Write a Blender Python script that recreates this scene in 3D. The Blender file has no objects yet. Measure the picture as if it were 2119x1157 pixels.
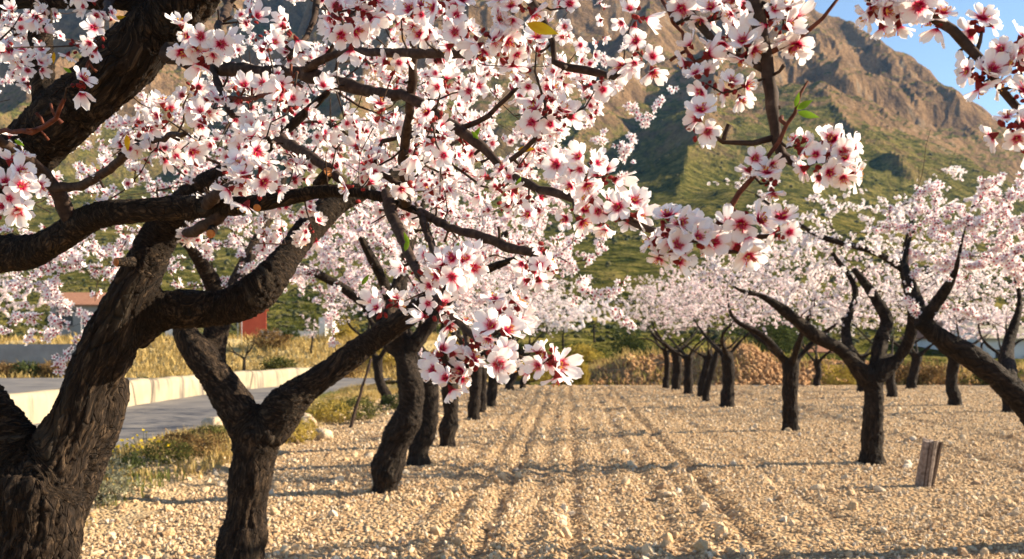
import bpy, math, random
import numpy as np
from mathutils import Vector, Matrix

rng = np.random.default_rng(7)
random.seed(7)
SC = bpy.context.scene
COL = SC.collection
R = math.radians

# ------------------------------------------------------------------ camera
CAM_H, FPX, HX, HY = 1.5, 2000.0, 1059.5, 712.0
cam_d = bpy.data.cameras.new('camera')
cam = bpy.data.objects.new('camera', cam_d)
COL.objects.link(cam)
cam.location = (0, 0, CAM_H)
cam.rotation_euler = (R(90), 0, 0)
cam_d.sensor_width = 36
cam_d.lens = 36 * FPX / 2119
cam_d.shift_y = (HY - 578.5) / 2119
cam_d.clip_start = 0.05
cam_d.clip_end = 12000
cam_d.dof.use_dof = True
cam_d.dof.focus_distance = 2.1
cam_d.dof.aperture_fstop = 8.0
SC.camera = cam

# ------------------------------------------------------------------ sky and sun
SUN_EL, SUN_AZ = R(25), R(79)
world = bpy.data.worlds.new('World')
SC.world = world
world.use_nodes = True
wn = world.node_tree.nodes
sky = wn.new('ShaderNodeTexSky')
sky.sky_type = 'NISHITA'
sky.sun_disc = False
sky.sun_elevation = SUN_EL
sky.sun_rotation = SUN_AZ
sky.altitude = 900
sky.air_density = 1.0
sky.dust_density = 0.0
sky.ozone_density = 1.3
world.node_tree.links.new(sky.outputs[0], wn['Background'].inputs[0])
wn['Background'].inputs[1].default_value = 0.066
sun_d = bpy.data.lights.new('sun', 'SUN')
sun_d.energy = 5.0
sun_d.angle = R(0.5)
sun_d.color = (1.0, 0.84, 0.62)
sun = bpy.data.objects.new('sun', sun_d)
COL.objects.link(sun)
SUN_DIR = Vector((math.sin(SUN_AZ) * math.cos(SUN_EL), math.cos(SUN_AZ) * math.cos(SUN_EL), math.sin(SUN_EL)))
sun.rotation_euler = SUN_DIR.to_track_quat('Z', 'Y').to_euler()
sun.location = SUN_DIR * 60
SC.view_settings.view_transform = 'Standard'
SC.view_settings.look = 'None'
SC.view_settings.exposure = 1.6
SC.view_settings.gamma = 1.0
SC.view_settings.use_curve_mapping = False
SC.render.engine = 'CYCLES'
SC.cycles.use_denoising = True
SC.cycles.max_bounces = 6
SC.cycles.diffuse_bounces = 3
SC.cycles.glossy_bounces = 2
SC.cycles.transmission_bounces = 4
SC.cycles.transparent_max_bounces = 4
SC.cycles.caustics_reflective = False
SC.cycles.caustics_refractive = False
SC.cycles.sample_clamp_indirect = 6


def P(px, py, Z):
    """A point measured on the photograph, placed at its distance Z."""
    return np.array([(px - HX) / FPX * Z, Z, CAM_H + (HY - py) / FPX * Z])


def gy(py):
    """Distance of a ground point seen at row py."""
    return FPX * CAM_H / (py - HY)


# ------------------------------------------------------------------ numeric helpers
def _hash(ix, iy, iz):
    h = (ix.astype(np.int64) * 374761393 + iy.astype(np.int64) * 668265263 + iz.astype(np.int64) * 2147483647 % 1000003 * 97) & 0x7fffffff
    h = ((h ^ (h >> 13)) * 1274126177) & 0x7fffffff
    h = (h ^ (h >> 16)) & 0xffff
    return h / 32767.5 - 1.0


def vnoise(p):
    p = np.asarray(p, float)
    i = np.floor(p).astype(np.int64)
    f = p - i
    f = f * f * f * (f * (f * 6 - 15) + 10)
    out = 0
    for dx in (0, 1):
        wx = f[:, 0] if dx else 1 - f[:, 0]
        for dy in (0, 1):
            wy = f[:, 1] if dy else 1 - f[:, 1]
            for dz in (0, 1):
                wz = f[:, 2] if dz else 1 - f[:, 2]
                out = out + wx * wy * wz * _hash(i[:, 0] + dx, i[:, 1] + dy, i[:, 2] + dz)
    return out


def fbm(p, octv=4, gain=0.5, lac=2.03, ridged=False):
    p = np.asarray(p, float)
    a, s, out = 1.0, 0.0, 0
    for k in range(octv):
        n = vnoise(p * lac ** k + 17.3 * k)
        if ridged:
            n = 1 - 2 * np.abs(n)
        out = out + a * n
        s += a
        a *= gain
    return out / s


def unit(v):
    v = np.asarray(v, float)
    return v / (np.linalg.norm(v, axis=-1, keepdims=True) + 1e-9)


# ------------------------------------------------------------------ materials
def mat(name):
    m = bpy.data.materials.new(name)
    m.use_nodes = True
    nt = m.node_tree
    b = nt.nodes['Principled BSDF']
    b.inputs['Roughness'].default_value = 0.85
    b.inputs['Specular IOR Level'].default_value = 0.2
    return m, nt, b


def N(nt, t, **kw):
    n = nt.nodes.new(t)
    for k, v in kw.items():
        if k == 'inp':
            for kk, vv in v.items():
                n.inputs[kk].default_value = vv
        else:
            setattr(n, k, v)
    return n


def ramp(nt, fac, stops, interp='LINEAR'):
    r = N(nt, 'ShaderNodeValToRGB')
    r.color_ramp.interpolation = interp
    els = r.color_ramp.elements
    while len(els) < len(stops):
        els.new(0.5)
    for e, (p, c) in zip(els, stops):
        e.position = p
        e.color = (*c, 1)
    nt.links.new(fac, r.inputs[0])
    return r.outputs[0]


def mix(nt, fac, a, b, mode='MIX'):
    m = N(nt, 'ShaderNodeMix', data_type='RGBA', blend_type=mode)
    for sock, v in ((m.inputs[0], fac), (m.inputs[6], a), (m.inputs[7], b)):
        if hasattr(v, 'links'):
            nt.links.new(v, sock)
        elif isinstance(v, (int, float)):
            sock.default_value = v
        else:
            sock.default_value = (*v, 1)
    return m.outputs[2]


def noise(nt, scale, vec=None, detail=4, rough=0.55, dist=0.0):
    n = N(nt, 'ShaderNodeTexNoise', inp={'Scale': scale, 'Detail': detail, 'Roughness': rough, 'Distortion': dist})
    if vec is not None:
        nt.links.new(vec, n.inputs['Vector'])
    return n.outputs[0]


def coords(nt, which='Object', scale=None):
    t = N(nt, 'ShaderNodeTexCoord').outputs[which]
    if scale:
        m = N(nt, 'ShaderNodeMapping', inp={'Scale': scale})
        nt.links.new(t, m.inputs[0])
        return m.outputs[0]
    return t


def bump(nt, b, height, strength=0.5, dist=0.02):
    n = N(nt, 'ShaderNodeBump', inp={'Strength': strength, 'Distance': dist})
    nt.links.new(height, n.inputs['Height'])
    nt.links.new(n.outputs[0], b.inputs['Normal'])


def simple(name, stops, scale=8, which='Object', bs=0.3, bd=0.02, rough=0.85, det=5):
    m, nt, b = mat(name)
    n = noise(nt, scale, coords(nt, which), det)
    nt.links.new(ramp(nt, n, stops), b.inputs['Base Color'])
    bump(nt, b, n, bs, bd)
    b.inputs['Roughness'].default_value = rough
    return m


def bark_material(name, dark, midc, light, sc=1.0):
    m, nt, b = mat(name)
    at = N(nt, 'ShaderNodeAttribute', attribute_name='bark').outputs['Vector']
    n1 = noise(nt, 55 * sc, at, 7, 0.7, 0.9)
    n2 = noise(nt, 6 * sc, at, 3)
    vo = N(nt, 'ShaderNodeTexVoronoi', feature='DISTANCE_TO_EDGE', inp={'Scale': 34 * sc, 'Randomness': 1})
    nt.links.new(at, vo.inputs['Vector'])
    c = ramp(nt, n1, [(0.36, dark), (0.52, midc), (0.68, light)])
    lich = ramp(nt, n2, [(0.62, (0, 0, 0)), (0.74, (1, 1, 1))])
    c2 = mix(nt, 0.5, c, (0.13, 0.105, 0.075))
    c = mix(nt, lich, c, c2)
    crack = ramp(nt, vo.outputs[0], [(0.0, (0.5, 0.5, 0.5)), (0.06, (1, 1, 1))])
    c = mix(nt, 1.0, c, crack, 'MULTIPLY')
    nt.links.new(c, b.inputs['Base Color'])
    mh = N(nt, 'ShaderNodeMath', operation='ADD')
    nt.links.new(n1, mh.inputs[0])
    nt.links.new(crack, mh.inputs[1])
    bump(nt, b, mh.outputs[0], 1.0, 0.016)
    b.inputs['Roughness'].default_value = 0.9
    return m


M = {}
M['bark'] = bark_material('bark', (0.007, 0.0045, 0.003), (0.024, 0.015, 0.0095), (0.115, 0.076, 0.046))
M['bark_far'] = bark_material('bark_far', (0.008, 0.0055, 0.004), (0.024, 0.0165, 0.012), (0.06, 0.043, 0.030), 0.6)
M['twig'] = simple('twig_bark', [(0.3, (0.020, 0.011, 0.008)), (0.6, (0.055, 0.034, 0.024)), (0.8, (0.12, 0.085, 0.065))], 60, bs=0.5, bd=0.003)
M['twig_red'] = simple('young_twig_bark', [(0.3, (0.06, 0.016, 0.010)), (0.6, (0.13, 0.040, 0.022)), (0.8, (0.20, 0.09, 0.05))], 60, bs=0.5, bd=0.002)
M['cutwood'] = simple('cut_wood', [(0.3, (0.30, 0.10, 0.03)), (0.7, (0.55, 0.24, 0.08))], 90, bs=0.2, bd=0.002)


def petal_material():
    m = bpy.data.materials.new('petal')
    m.use_nodes = True
    nt = m.node_tree
    nt.nodes.remove(nt.nodes['Principled BSDF'])
    out = nt.nodes['Material Output']
    uv = N(nt, 'ShaderNodeUVMap').outputs[0]
    sep = N(nt, 'ShaderNodeSeparateXYZ')
    nt.links.new(uv, sep.inputs[0])
    st = N(nt, 'ShaderNodeMapping', inp={'Scale': (14, 1.6, 1)})
    nt.links.new(uv, st.inputs[0])
    n = noise(nt, 1.0, st.outputs[0], 3)
    ma = N(nt, 'ShaderNodeMath', operation='MULTIPLY_ADD', inp={1: 0.34, 2: -0.17})
    nt.links.new(n, ma.inputs[0])
    big = noise(nt, 9.0, coords(nt, 'Object'), 2)
    mb = N(nt, 'ShaderNodeMath', operation='MULTIPLY_ADD', inp={1: 0.22, 2: -0.11})
    nt.links.new(big, mb.inputs[0])
    s1 = N(nt, 'ShaderNodeMath', operation='ADD')
    nt.links.new(sep.outputs[1], s1.inputs[0])
    nt.links.new(ma.outputs[0], s1.inputs[1])
    s2 = N(nt, 'ShaderNodeMath', operation='ADD')
    nt.links.new(s1.outputs[0], s2.inputs[0])
    nt.links.new(mb.outputs[0], s2.inputs[1])
    rv = N(nt, 'ShaderNodeMath', operation='MULTIPLY_ADD', inp={1: 0.14, 2: -0.07})
    nt.links.new(N(nt, 'ShaderNodeObjectInfo').outputs['Random'], rv.inputs[0])
    s3 = N(nt, 'ShaderNodeMath', operation='ADD')
    nt.links.new(s2.outputs[0], s3.inputs[0])
    nt.links.new(rv.outputs[0], s3.inputs[1])
    c = ramp(nt, s3.outputs[0], [(0.06, (0.38, 0.005, 0.03)), (0.18, (0.66, 0.03, 0.11)), (0.28, (0.89, 0.50, 0.56)),
                                 (0.42, (0.95, 0.85, 0.86)), (0.70, (0.97, 0.945, 0.94))])
    d = N(nt, 'ShaderNodeBsdfDiffuse')
    t = N(nt, 'ShaderNodeBsdfTranslucent')
    x = N(nt, 'ShaderNodeMixShader', inp={0: 0.39})
    nt.links.new(c, d.inputs[0])
    nt.links.new(c, t.inputs[0])
    nt.links.new(d.outputs[0], x.inputs[1])
    nt.links.new(t.outputs[0], x.inputs[2])
    nt.links.new(x.outputs[0], out.inputs[0])
    return m


M['petal'] = petal_material()
M['calyx'] = simple('calyx', [(0.3, (0.11, 0.008, 0.010)), (0.6, (0.24, 0.025, 0.022)), (0.85, (0.33, 0.09, 0.04))], 200, bs=0.1, bd=0.001)
M['stamen'] = simple('stamen', [(0.3, (0.45, 0.03, 0.09)), (0.7, (0.62, 0.09, 0.16))], 80, bs=0.0)
M['anther'] = simple('anther', [(0.3, (0.60, 0.30, 0.05)), (0.7, (0.75, 0.48, 0.12))], 80, bs=0.0)


def leaf_material(name, c1, c2, tr=0.4, sc=20):
    m = bpy.data.materials.new(name)
    m.use_nodes = True
    nt = m.node_tree
    nt.nodes.remove(nt.nodes['Principled BSDF'])
    n = noise(nt, sc, coords(nt, 'Object'), 3)
    c = ramp(nt, n, [(0.35, c1), (0.65, c2)])
    d = N(nt, 'ShaderNodeBsdfDiffuse')
    t = N(nt, 'ShaderNodeBsdfTranslucent')
    x = N(nt, 'ShaderNodeMixShader', inp={0: tr})
    nt.links.new(c, d.inputs[0])
    nt.links.new(c, t.inputs[0])
    nt.links.new(d.outputs[0], x.inputs[1])
    nt.links.new(t.outputs[0], x.inputs[2])
    nt.links.new(x.outputs[0], nt.nodes['Material Output'].inputs[0])
    return m


M['leaf_green'] = leaf_material('green_leaf', (0.16, 0.30, 0.02), (0.30, 0.45, 0.05))
M['leaf_yellow'] = leaf_material('yellow_leaf', (0.65, 0.34, 0.02), (0.80, 0.55, 0.03))
M['grass_dry'] = leaf_material('dry_grass', (0.36, 0.25, 0.09), (0.55, 0.42, 0.17), 0.3, 1.5)
M['grass_green'] = leaf_material('green_grass', (0.10, 0.13, 0.03), (0.26, 0.25, 0.08), 0.3, 1.5)
M['bush_olive'] = leaf_material('olive_foliage', (0.055, 0.065, 0.02), (0.17, 0.16, 0.05), 0.25, 3)
M['bush_green'] = leaf_material('green_foliage', (0.035, 0.052, 0.018), (0.11, 0.125, 0.045), 0.25, 3)
M['bush_grey'] = leaf_material('grey_foliage', (0.17, 0.17, 0.11), (0.32, 0.31, 0.21), 0.25, 3)
M['bush_brown'] = leaf_material('dry_brown_foliage', (0.13, 0.075, 0.03), (0.28, 0.18, 0.08), 0.25, 3)
M['bush_gold'] = leaf_material('golden_foliage', (0.30, 0.22, 0.04), (0.48, 0.36, 0.09), 0.3, 3)
M['flower_yellow'] = leaf_material('yellow_flower', (0.78, 0.55, 0.02), (0.88, 0.68, 0.04), 0.3)


def ground_material(name, cols, sc, vsc, bd=0.03, scrub=None):
    m, nt, b = mat(name)
    co = coords(nt, 'Object')
    n1 = noise(nt, sc, co, 6, 0.6)
    vo = N(nt, 'ShaderNodeTexVoronoi', inp={'Scale': vsc})
    nt.links.new(co, vo.inputs['Vector'])
    c = ramp(nt, n1, [(0.3, cols[0]), (0.5, cols[1]), (0.72, cols[2])])
    hs = N(nt, 'ShaderNodeSeparateColor')
    nt.links.new(vo.outputs['Color'], hs.inputs[0])
    cv = ramp(nt, hs.outputs[0], [(0.0, cols[3]), (0.5, cols[1]), (1.0, cols[4])])
    c = mix(nt, 0.55, c, cv)
    nt.links.new(c, b.inputs['Base Color'])
    inv = N(nt, 'ShaderNodeMath', operation='SUBTRACT', inp={0: 1.0})
    nt.links.new(vo.outputs['Distance'], inv.inputs[1])
    ad = N(nt, 'ShaderNodeMath', operation='MULTIPLY_ADD', inp={1: 0.6})
    nt.links.new(n1, ad.inputs[0])
    nt.links.new(inv.outputs[0], ad.inputs[2])
    bump(nt, b, ad.outputs[0], 1.0, bd)
    b.inputs['Roughness'].default_value = 0.95
    return m


M['soil'] = ground_material('stony_soil', [(0.26, 0.155, 0.075), (0.38, 0.25, 0.13), (0.50, 0.345, 0.195), (0.20, 0.115, 0.055), (0.62, 0.46, 0.28)], 1.2, 22, 0.05)
M['verge_soil'] = ground_material('verge_soil', [(0.26, 0.18, 0.09), (0.40, 0.28, 0.15), (0.52, 0.39, 0.23), (0.24, 0.16, 0.08), (0.56, 0.43, 0.27)], 2.0, 30, 0.03)
M['scrubland'] = ground_material('dry_scrub_soil', [(0.13, 0.10, 0.045), (0.25, 0.19, 0.085), (0.36, 0.28, 0.13), (0.10, 0.085, 0.035), (0.38, 0.29, 0.15)], 0.35, 1.6, 0.15)
M['drybank'] = ground_material('dry_grass_bank', [(0.36, 0.25, 0.09), (0.52, 0.38, 0.15), (0.62, 0.47, 0.22), (0.32, 0.21, 0.09), (0.62, 0.48, 0.24)], 0.5, 6, 0.1)
M['earth'] = ground_material('red_earth', [(0.20, 0.10, 0.04), (0.36, 0.19, 0.08), (0.46, 0.27, 0.12), (0.14, 0.075, 0.035), (0.52, 0.32, 0.16)], 1.0, 4, 0.2)


def stone_material():
    m, nt, b = mat('limestone')
    oi = N(nt, 'ShaderNodeObjectInfo').outputs['Random']
    c = ramp(nt, oi, [(0.0, (0.30, 0.15, 0.065)), (0.14, (0.52, 0.32, 0.15)), (0.45, (0.66, 0.46, 0.25)), (0.78, (0.74, 0.57, 0.36)), (1.0, (0.80, 0.70, 0.55))])
    n = noise(nt, 4.0, coords(nt, 'Object'), 4)
    c = mix(nt, 0.35, c, ramp(nt, n, [(0.3, (0.42, 0.27, 0.14)), (0.7, (0.76, 0.62, 0.44))]))
    nt.links.new(c, b.inputs['Base Color'])
    bump(nt, b, n, 0.4, 0.2)
    b.inputs['Roughness'].default_value = 0.9
    return m


M['stone'] = stone_material()
M['boulder'] = simple('boulder_stone', [(0.3, (0.38, 0.26, 0.15)), (0.5, (0.55, 0.42, 0.28)), (0.75, (0.66, 0.56, 0.42))], 5, bs=0.5, bd=0.05)
M['asphalt'] = simple('asphalt', [(0.3, (0.105, 0.10, 0.10)), (0.5, (0.16, 0.15, 0.145)), (0.7, (0.24, 0.215, 0.185))], 0.9, bs=0.3, bd=0.01, det=12)
M['white_wall'] = simple('white_plaster', [(0.3, (0.62, 0.60, 0.56)), (0.7, (0.76, 0.74, 0.70))], 1.5, bs=0.1)
M['grey_wall'] = simple('grey_render', [(0.3, (0.24, 0.23, 0.22)), (0.7, (0.36, 0.34, 0.32))], 1.5, bs=0.1)
M['red_wall'] = simple('red_painted_wall', [(0.3, (0.36, 0.062, 0.035)), (0.7, (0.46, 0.10, 0.055))], 2, bs=0.1)
M['roof'] = simple('terracotta_tile', [(0.3, (0.26, 0.12, 0.07)), (0.7, (0.40, 0.20, 0.12))], 6, bs=0.4)
M['metal'] = simple('galvanised_metal', [(0.3, (0.30, 0.30, 0.30)), (0.7, (0.42, 0.42, 0.41))], 20, bs=0.1, rough=0.5)
M['glass_dark'] = simple('dark_window_glass', [(0.3, (0.03, 0.035, 0.045)), (0.7, (0.05, 0.055, 0.065))], 3, bs=0.0, rough=0.15)


def parapet_material():
    m, nt, b = mat('cream_concrete')
    co = coords(nt, 'Object')
    n = noise(nt, 1.6, co, 5)
    c = ramp(nt, n, [(0.3, (0.30, 0.25, 0.165)), (0.7, (0.38, 0.325, 0.23))])
    co2 = coords(nt, 'Object', (1.0, 1.0, 0.16))
    st = noise(nt, 1.5, co2, 5, 0.6, 0.8)
    s = ramp(nt, st, [(0.53, (0, 0, 0)), (0.66, (1, 1, 1))])
    c = mix(nt, s, c, (0.12, 0.10, 0.085))
    vo = N(nt, 'ShaderNodeTexVoronoi', feature='DISTANCE_TO_EDGE', inp={'Scale': 0.22})
    nt.links.new(coords(nt, 'Object', (1.0, 1.0, 0.35)), vo.inputs['Vector'])
    cr = ramp(nt, vo.outputs[0], [(0.0, (1, 1, 1)), (0.012, (0, 0, 0))])
    c = mix(nt, cr, c, (0.07, 0.055, 0.045))
    nt.links.new(c, b.inputs['Base Color'])
    bump(nt, b, n, 0.4, 0.03)
    return m


M['parapet'] = parapet_material()


def mountain_material():
    m, nt, b = mat('mountainside')
    geo = N(nt, 'ShaderNodeNewGeometry')
    co = geo.outputs['Position']
    sep = N(nt, 'ShaderNodeSeparateXYZ')
    nt.links.new(geo.outputs['True Normal'], sep.inputs[0])
    big = noise(nt, 0.006, co, 6, 0.6)
    fine = noise(nt, 0.09, co, 6, 0.7)
    veg = ramp(nt, fine, [(0.36, (0.024, 0.034, 0.011)), (0.48, (0.098, 0.098, 0.028)), (0.62, (0.215, 0.18, 0.066))])
    vegb = ramp(nt, big, [(0.35, (0.8, 0.85, 0.75)), (0.65, (1.2, 1.1, 1.0))])
    veg = mix(nt, 1.0, veg, vegb, 'MULTIPLY')
    st = N(nt, 'ShaderNodeMapping', inp={'Scale': (1, 1, 0.45)})
    nt.links.new(co, st.inputs[0])
    rn = noise(nt, 0.035, st.outputs[0], 7, 0.65)
    rock = ramp(nt, rn, [(0.32, (0.10, 0.065, 0.042)), (0.46, (0.22, 0.14, 0.08)), (0.56, (0.31, 0.19, 0.10)), (0.70, (0.29, 0.23, 0.165))])
    sl = N(nt, 'ShaderNodeMath', operation='MULTIPLY_ADD', inp={1: 0.35})
    nt.links.new(fine, sl.inputs[0])
    nt.links.new(sep.outputs[2], sl.inputs[2])
    f = ramp(nt, sl.outputs[0], [(0.88, (1, 1, 1)), (0.98, (0, 0, 0))])
    tiny = noise(nt, 0.35, co, 4, 0.7)
    dots = ramp(nt, tiny, [(0.40, (0.45, 0.5, 0.4)), (0.52, (1, 1, 1)), (0.65, (1.25, 1.2, 1.1))])
    veg = mix(nt, 1.0, veg, dots, 'MULTIPLY')
    rock = mix(nt, 1.0, rock, ramp(nt, tiny, [(0.38, (0.55, 0.55, 0.55)), (0.55, (1, 1, 1))]), 'MULTIPLY')
    hz = N(nt, 'ShaderNodeSeparateXYZ')
    nt.links.new(co, hz.inputs[0])
    hm = N(nt, 'ShaderNodeMapRange', inp={1: 110.0, 2: 260.0})
    nt.links.new(hz.outputs[2], hm.inputs[0])
    hf = N(nt, 'ShaderNodeMath', operation='MULTIPLY')
    nt.links.new(f, hf.inputs[0])
    nt.links.new(hm.outputs[0], hf.inputs[1])
    c = mix(nt, hf.outputs[0], veg, rock)
    nt.links.new(c, b.inputs['Base Color'])
    h = N(nt, 'ShaderNodeMath', operation='ADD')
    nt.links.new(rn, h.inputs[0])
    nt.links.new(fine, h.inputs[1])
    bump(nt, b, h.outputs[0], 1.0, 8.0)
    b.inputs['Roughness'].default_value = 1.0
    b.inputs['Specular IOR Level'].default_value = 0.0
    return m


M['mountain'] = mountain_material()


# ------------------------------------------------------------------ object helpers
def mesh(name, v, f, mats, midx=None, uv=None, smooth=True, attr=None):
    """Mesh from vertex array and a face array (or list of face arrays)."""
    me = bpy.data.meshes.new(name)
    v = np.asarray(v, np.float32)
    fl = f if isinstance(f, list) and isinstance(f[0], np.ndarray) else [f]
    fl = [np.asarray(x, np.int32) for x in fl if len(x)]
    nl = sum(x.size for x in fl)
    npoly = sum(len(x) for x in fl)
    me.vertices.add(len(v))
    me.vertices.foreach_set('co', v.ravel())
    me.loops.add(nl)
    me.polygons.add(npoly)
    li = np.concatenate([x.ravel() for x in fl])
    tot = np.concatenate([np.full(len(x), x.shape[1], np.int32) for x in fl])
    me.loops.foreach_set('vertex_index', li)
    me.polygons.foreach_set('loop_start', np.concatenate([[0], np.cumsum(tot)[:-1]]).astype(np.int32))
    me.polygons.foreach_set('loop_total', tot)
    if midx is not None:
        me.polygons.foreach_set('material_index', np.asarray(midx, np.int32))
    me.polygons.foreach_set('use_smooth', np.full(npoly, smooth))
    for m in (mats if isinstance(mats, (list, tuple)) else [mats]):
        me.materials.append(M[m] if isinstance(m, str) else m)
    if uv is not None:
        l = me.uv_layers.new(name='UVMap')
        l.data.foreach_set('uv', np.asarray(uv, np.float32)[li].ravel())
    if attr is not None:
        a = me.attributes.new('bark', 'FLOAT_VECTOR', 'POINT')
        a.data.foreach_set('vector', np.asarray(attr, np.float32).ravel())
    me.update()
    me.validate()
    return me


def link(name, me, parent=None):
    o = bpy.data.objects.new(name, me)
    COL.objects.link(o)
    if parent is not None:
        o.parent = parent
    return o


def tag(o, label=None, cat=None, group=None, kind=None):
    if label:
        o['label'] = label
    if cat:
        o['category'] = cat
    if group:
        o['group'] = group
    if kind:
        o['kind'] = kind
    return o


def empty(name, loc):
    o = bpy.data.objects.new(name, None)
    COL.objects.link(o)
    o.location = loc
    o.empty_display_size = 0.2
    return o


def tube(pts, rad, n=6, cap=True, knob=0.0):
    """Swept tube: returns verts, quads, tris, along-coordinate."""
    pts = np.asarray(pts, float)
    rad = np.asarray(rad, float)
    k = len(pts)
    t = np.gradient(pts, axis=0)
    t = unit(t)
    ref = np.array([0.31, 0.17, 0.93])
    if abs(t[0] @ ref) > 0.9:
        ref = np.array([0.9, 0.3, 0.1])
    u = np.cross(t, ref)
    u = unit(u)
    w = np.cross(t, u)
    a = np.arange(n) / n * 2 * np.pi
    rr = rad[:, None] * (1 + (knob * rng.uniform(-1, 1, (k, n)) if knob else 0))
    v = pts[:, None, :] + rr[..., None] * (np.cos(a)[None, :, None] * u[:, None, :] + np.sin(a)[None, :, None] * w[:, None, :])
    v = v.reshape(-1, 3)
    i = np.arange(k - 1)[:, None] * n
    j = np.arange(n)[None, :]
    j2 = (j + 1) % n
    q = np.stack([i + j, i + j2, i + n + j2, i + n + j], -1).reshape(-1, 4)
    tr = np.zeros((0, 3), int)
    if cap:
        v = np.vstack([v, pts[0:1], pts[-1:]])
        c0, c1 = k * n, k * n + 1
        jj = np.arange(n)
        j2 = (jj + 1) % n
        tr = np.vstack([np.stack([np.full(n, c0), j2, jj], -1), np.stack([np.full(n, c1), (k - 1) * n + jj, (k - 1) * n + j2], -1)])
    return v, q, tr


class Bag:
    def __init__(self):
        self.v, self.q, self.t, self.n = [], [], [], 0

    def add(self, v, q=None, t=None):
        self.v.append(v)
        if q is not None and len(q):
            self.q.append(np.asarray(q) + self.n)
        if t is not None and len(t):
            self.t.append(np.asarray(t) + self.n)
        self.n += len(v)

    def arrays(self):
        v = np.vstack(self.v)
        f = []
        if self.q:
            f.append(np.vstack(self.q))
        if self.t:
            f.append(np.vstack(self.t))
        return v, f

    def build(self, name, mats, parent=None, off=(0, 0, 0), bark=False, smooth=True):
        v, f = self.arrays()
        v = v - np.asarray(off)
        return link(name, mesh(name, v, f, mats, attr=v if bark else None, smooth=smooth), parent)


def smooth_path(pts, step):
    """Catmull-Rom through (x,y,z,r) rows, resampled near step."""
    p = np.asarray(pts, float)
    if len(p) == 2:
        k = max(2, int(np.linalg.norm(p[1, :3] - p[0, :3]) / step) + 1)
        s = np.linspace(0, 1, k)[:, None]
        return p[0] * (1 - s) + p[1] * s
    e = np.vstack([2 * p[0] - p[1], p, 2 * p[-1] - p[-2]])
    out = []
    for i in range(len(p) - 1):
        a, b, c, d = e[i], e[i + 1], e[i + 2], e[i + 3]
        k = max(1, int(round(np.linalg.norm(c[:3] - b[:3]) / step)))
        s = (np.arange(k) / k)[:, None]
        out.append(0.5 * (2 * b + (c - a) * s + (2 * a - 5 * b + 4 * c - d) * s ** 2 + (3 * b - a - 3 * c + d) * s ** 3))
    out.append(p[-1:])
    o = np.vstack(out)
    o[:, 3] = np.maximum(o[:, 3], p[:, 3].min() * 0.9)
    return o


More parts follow.
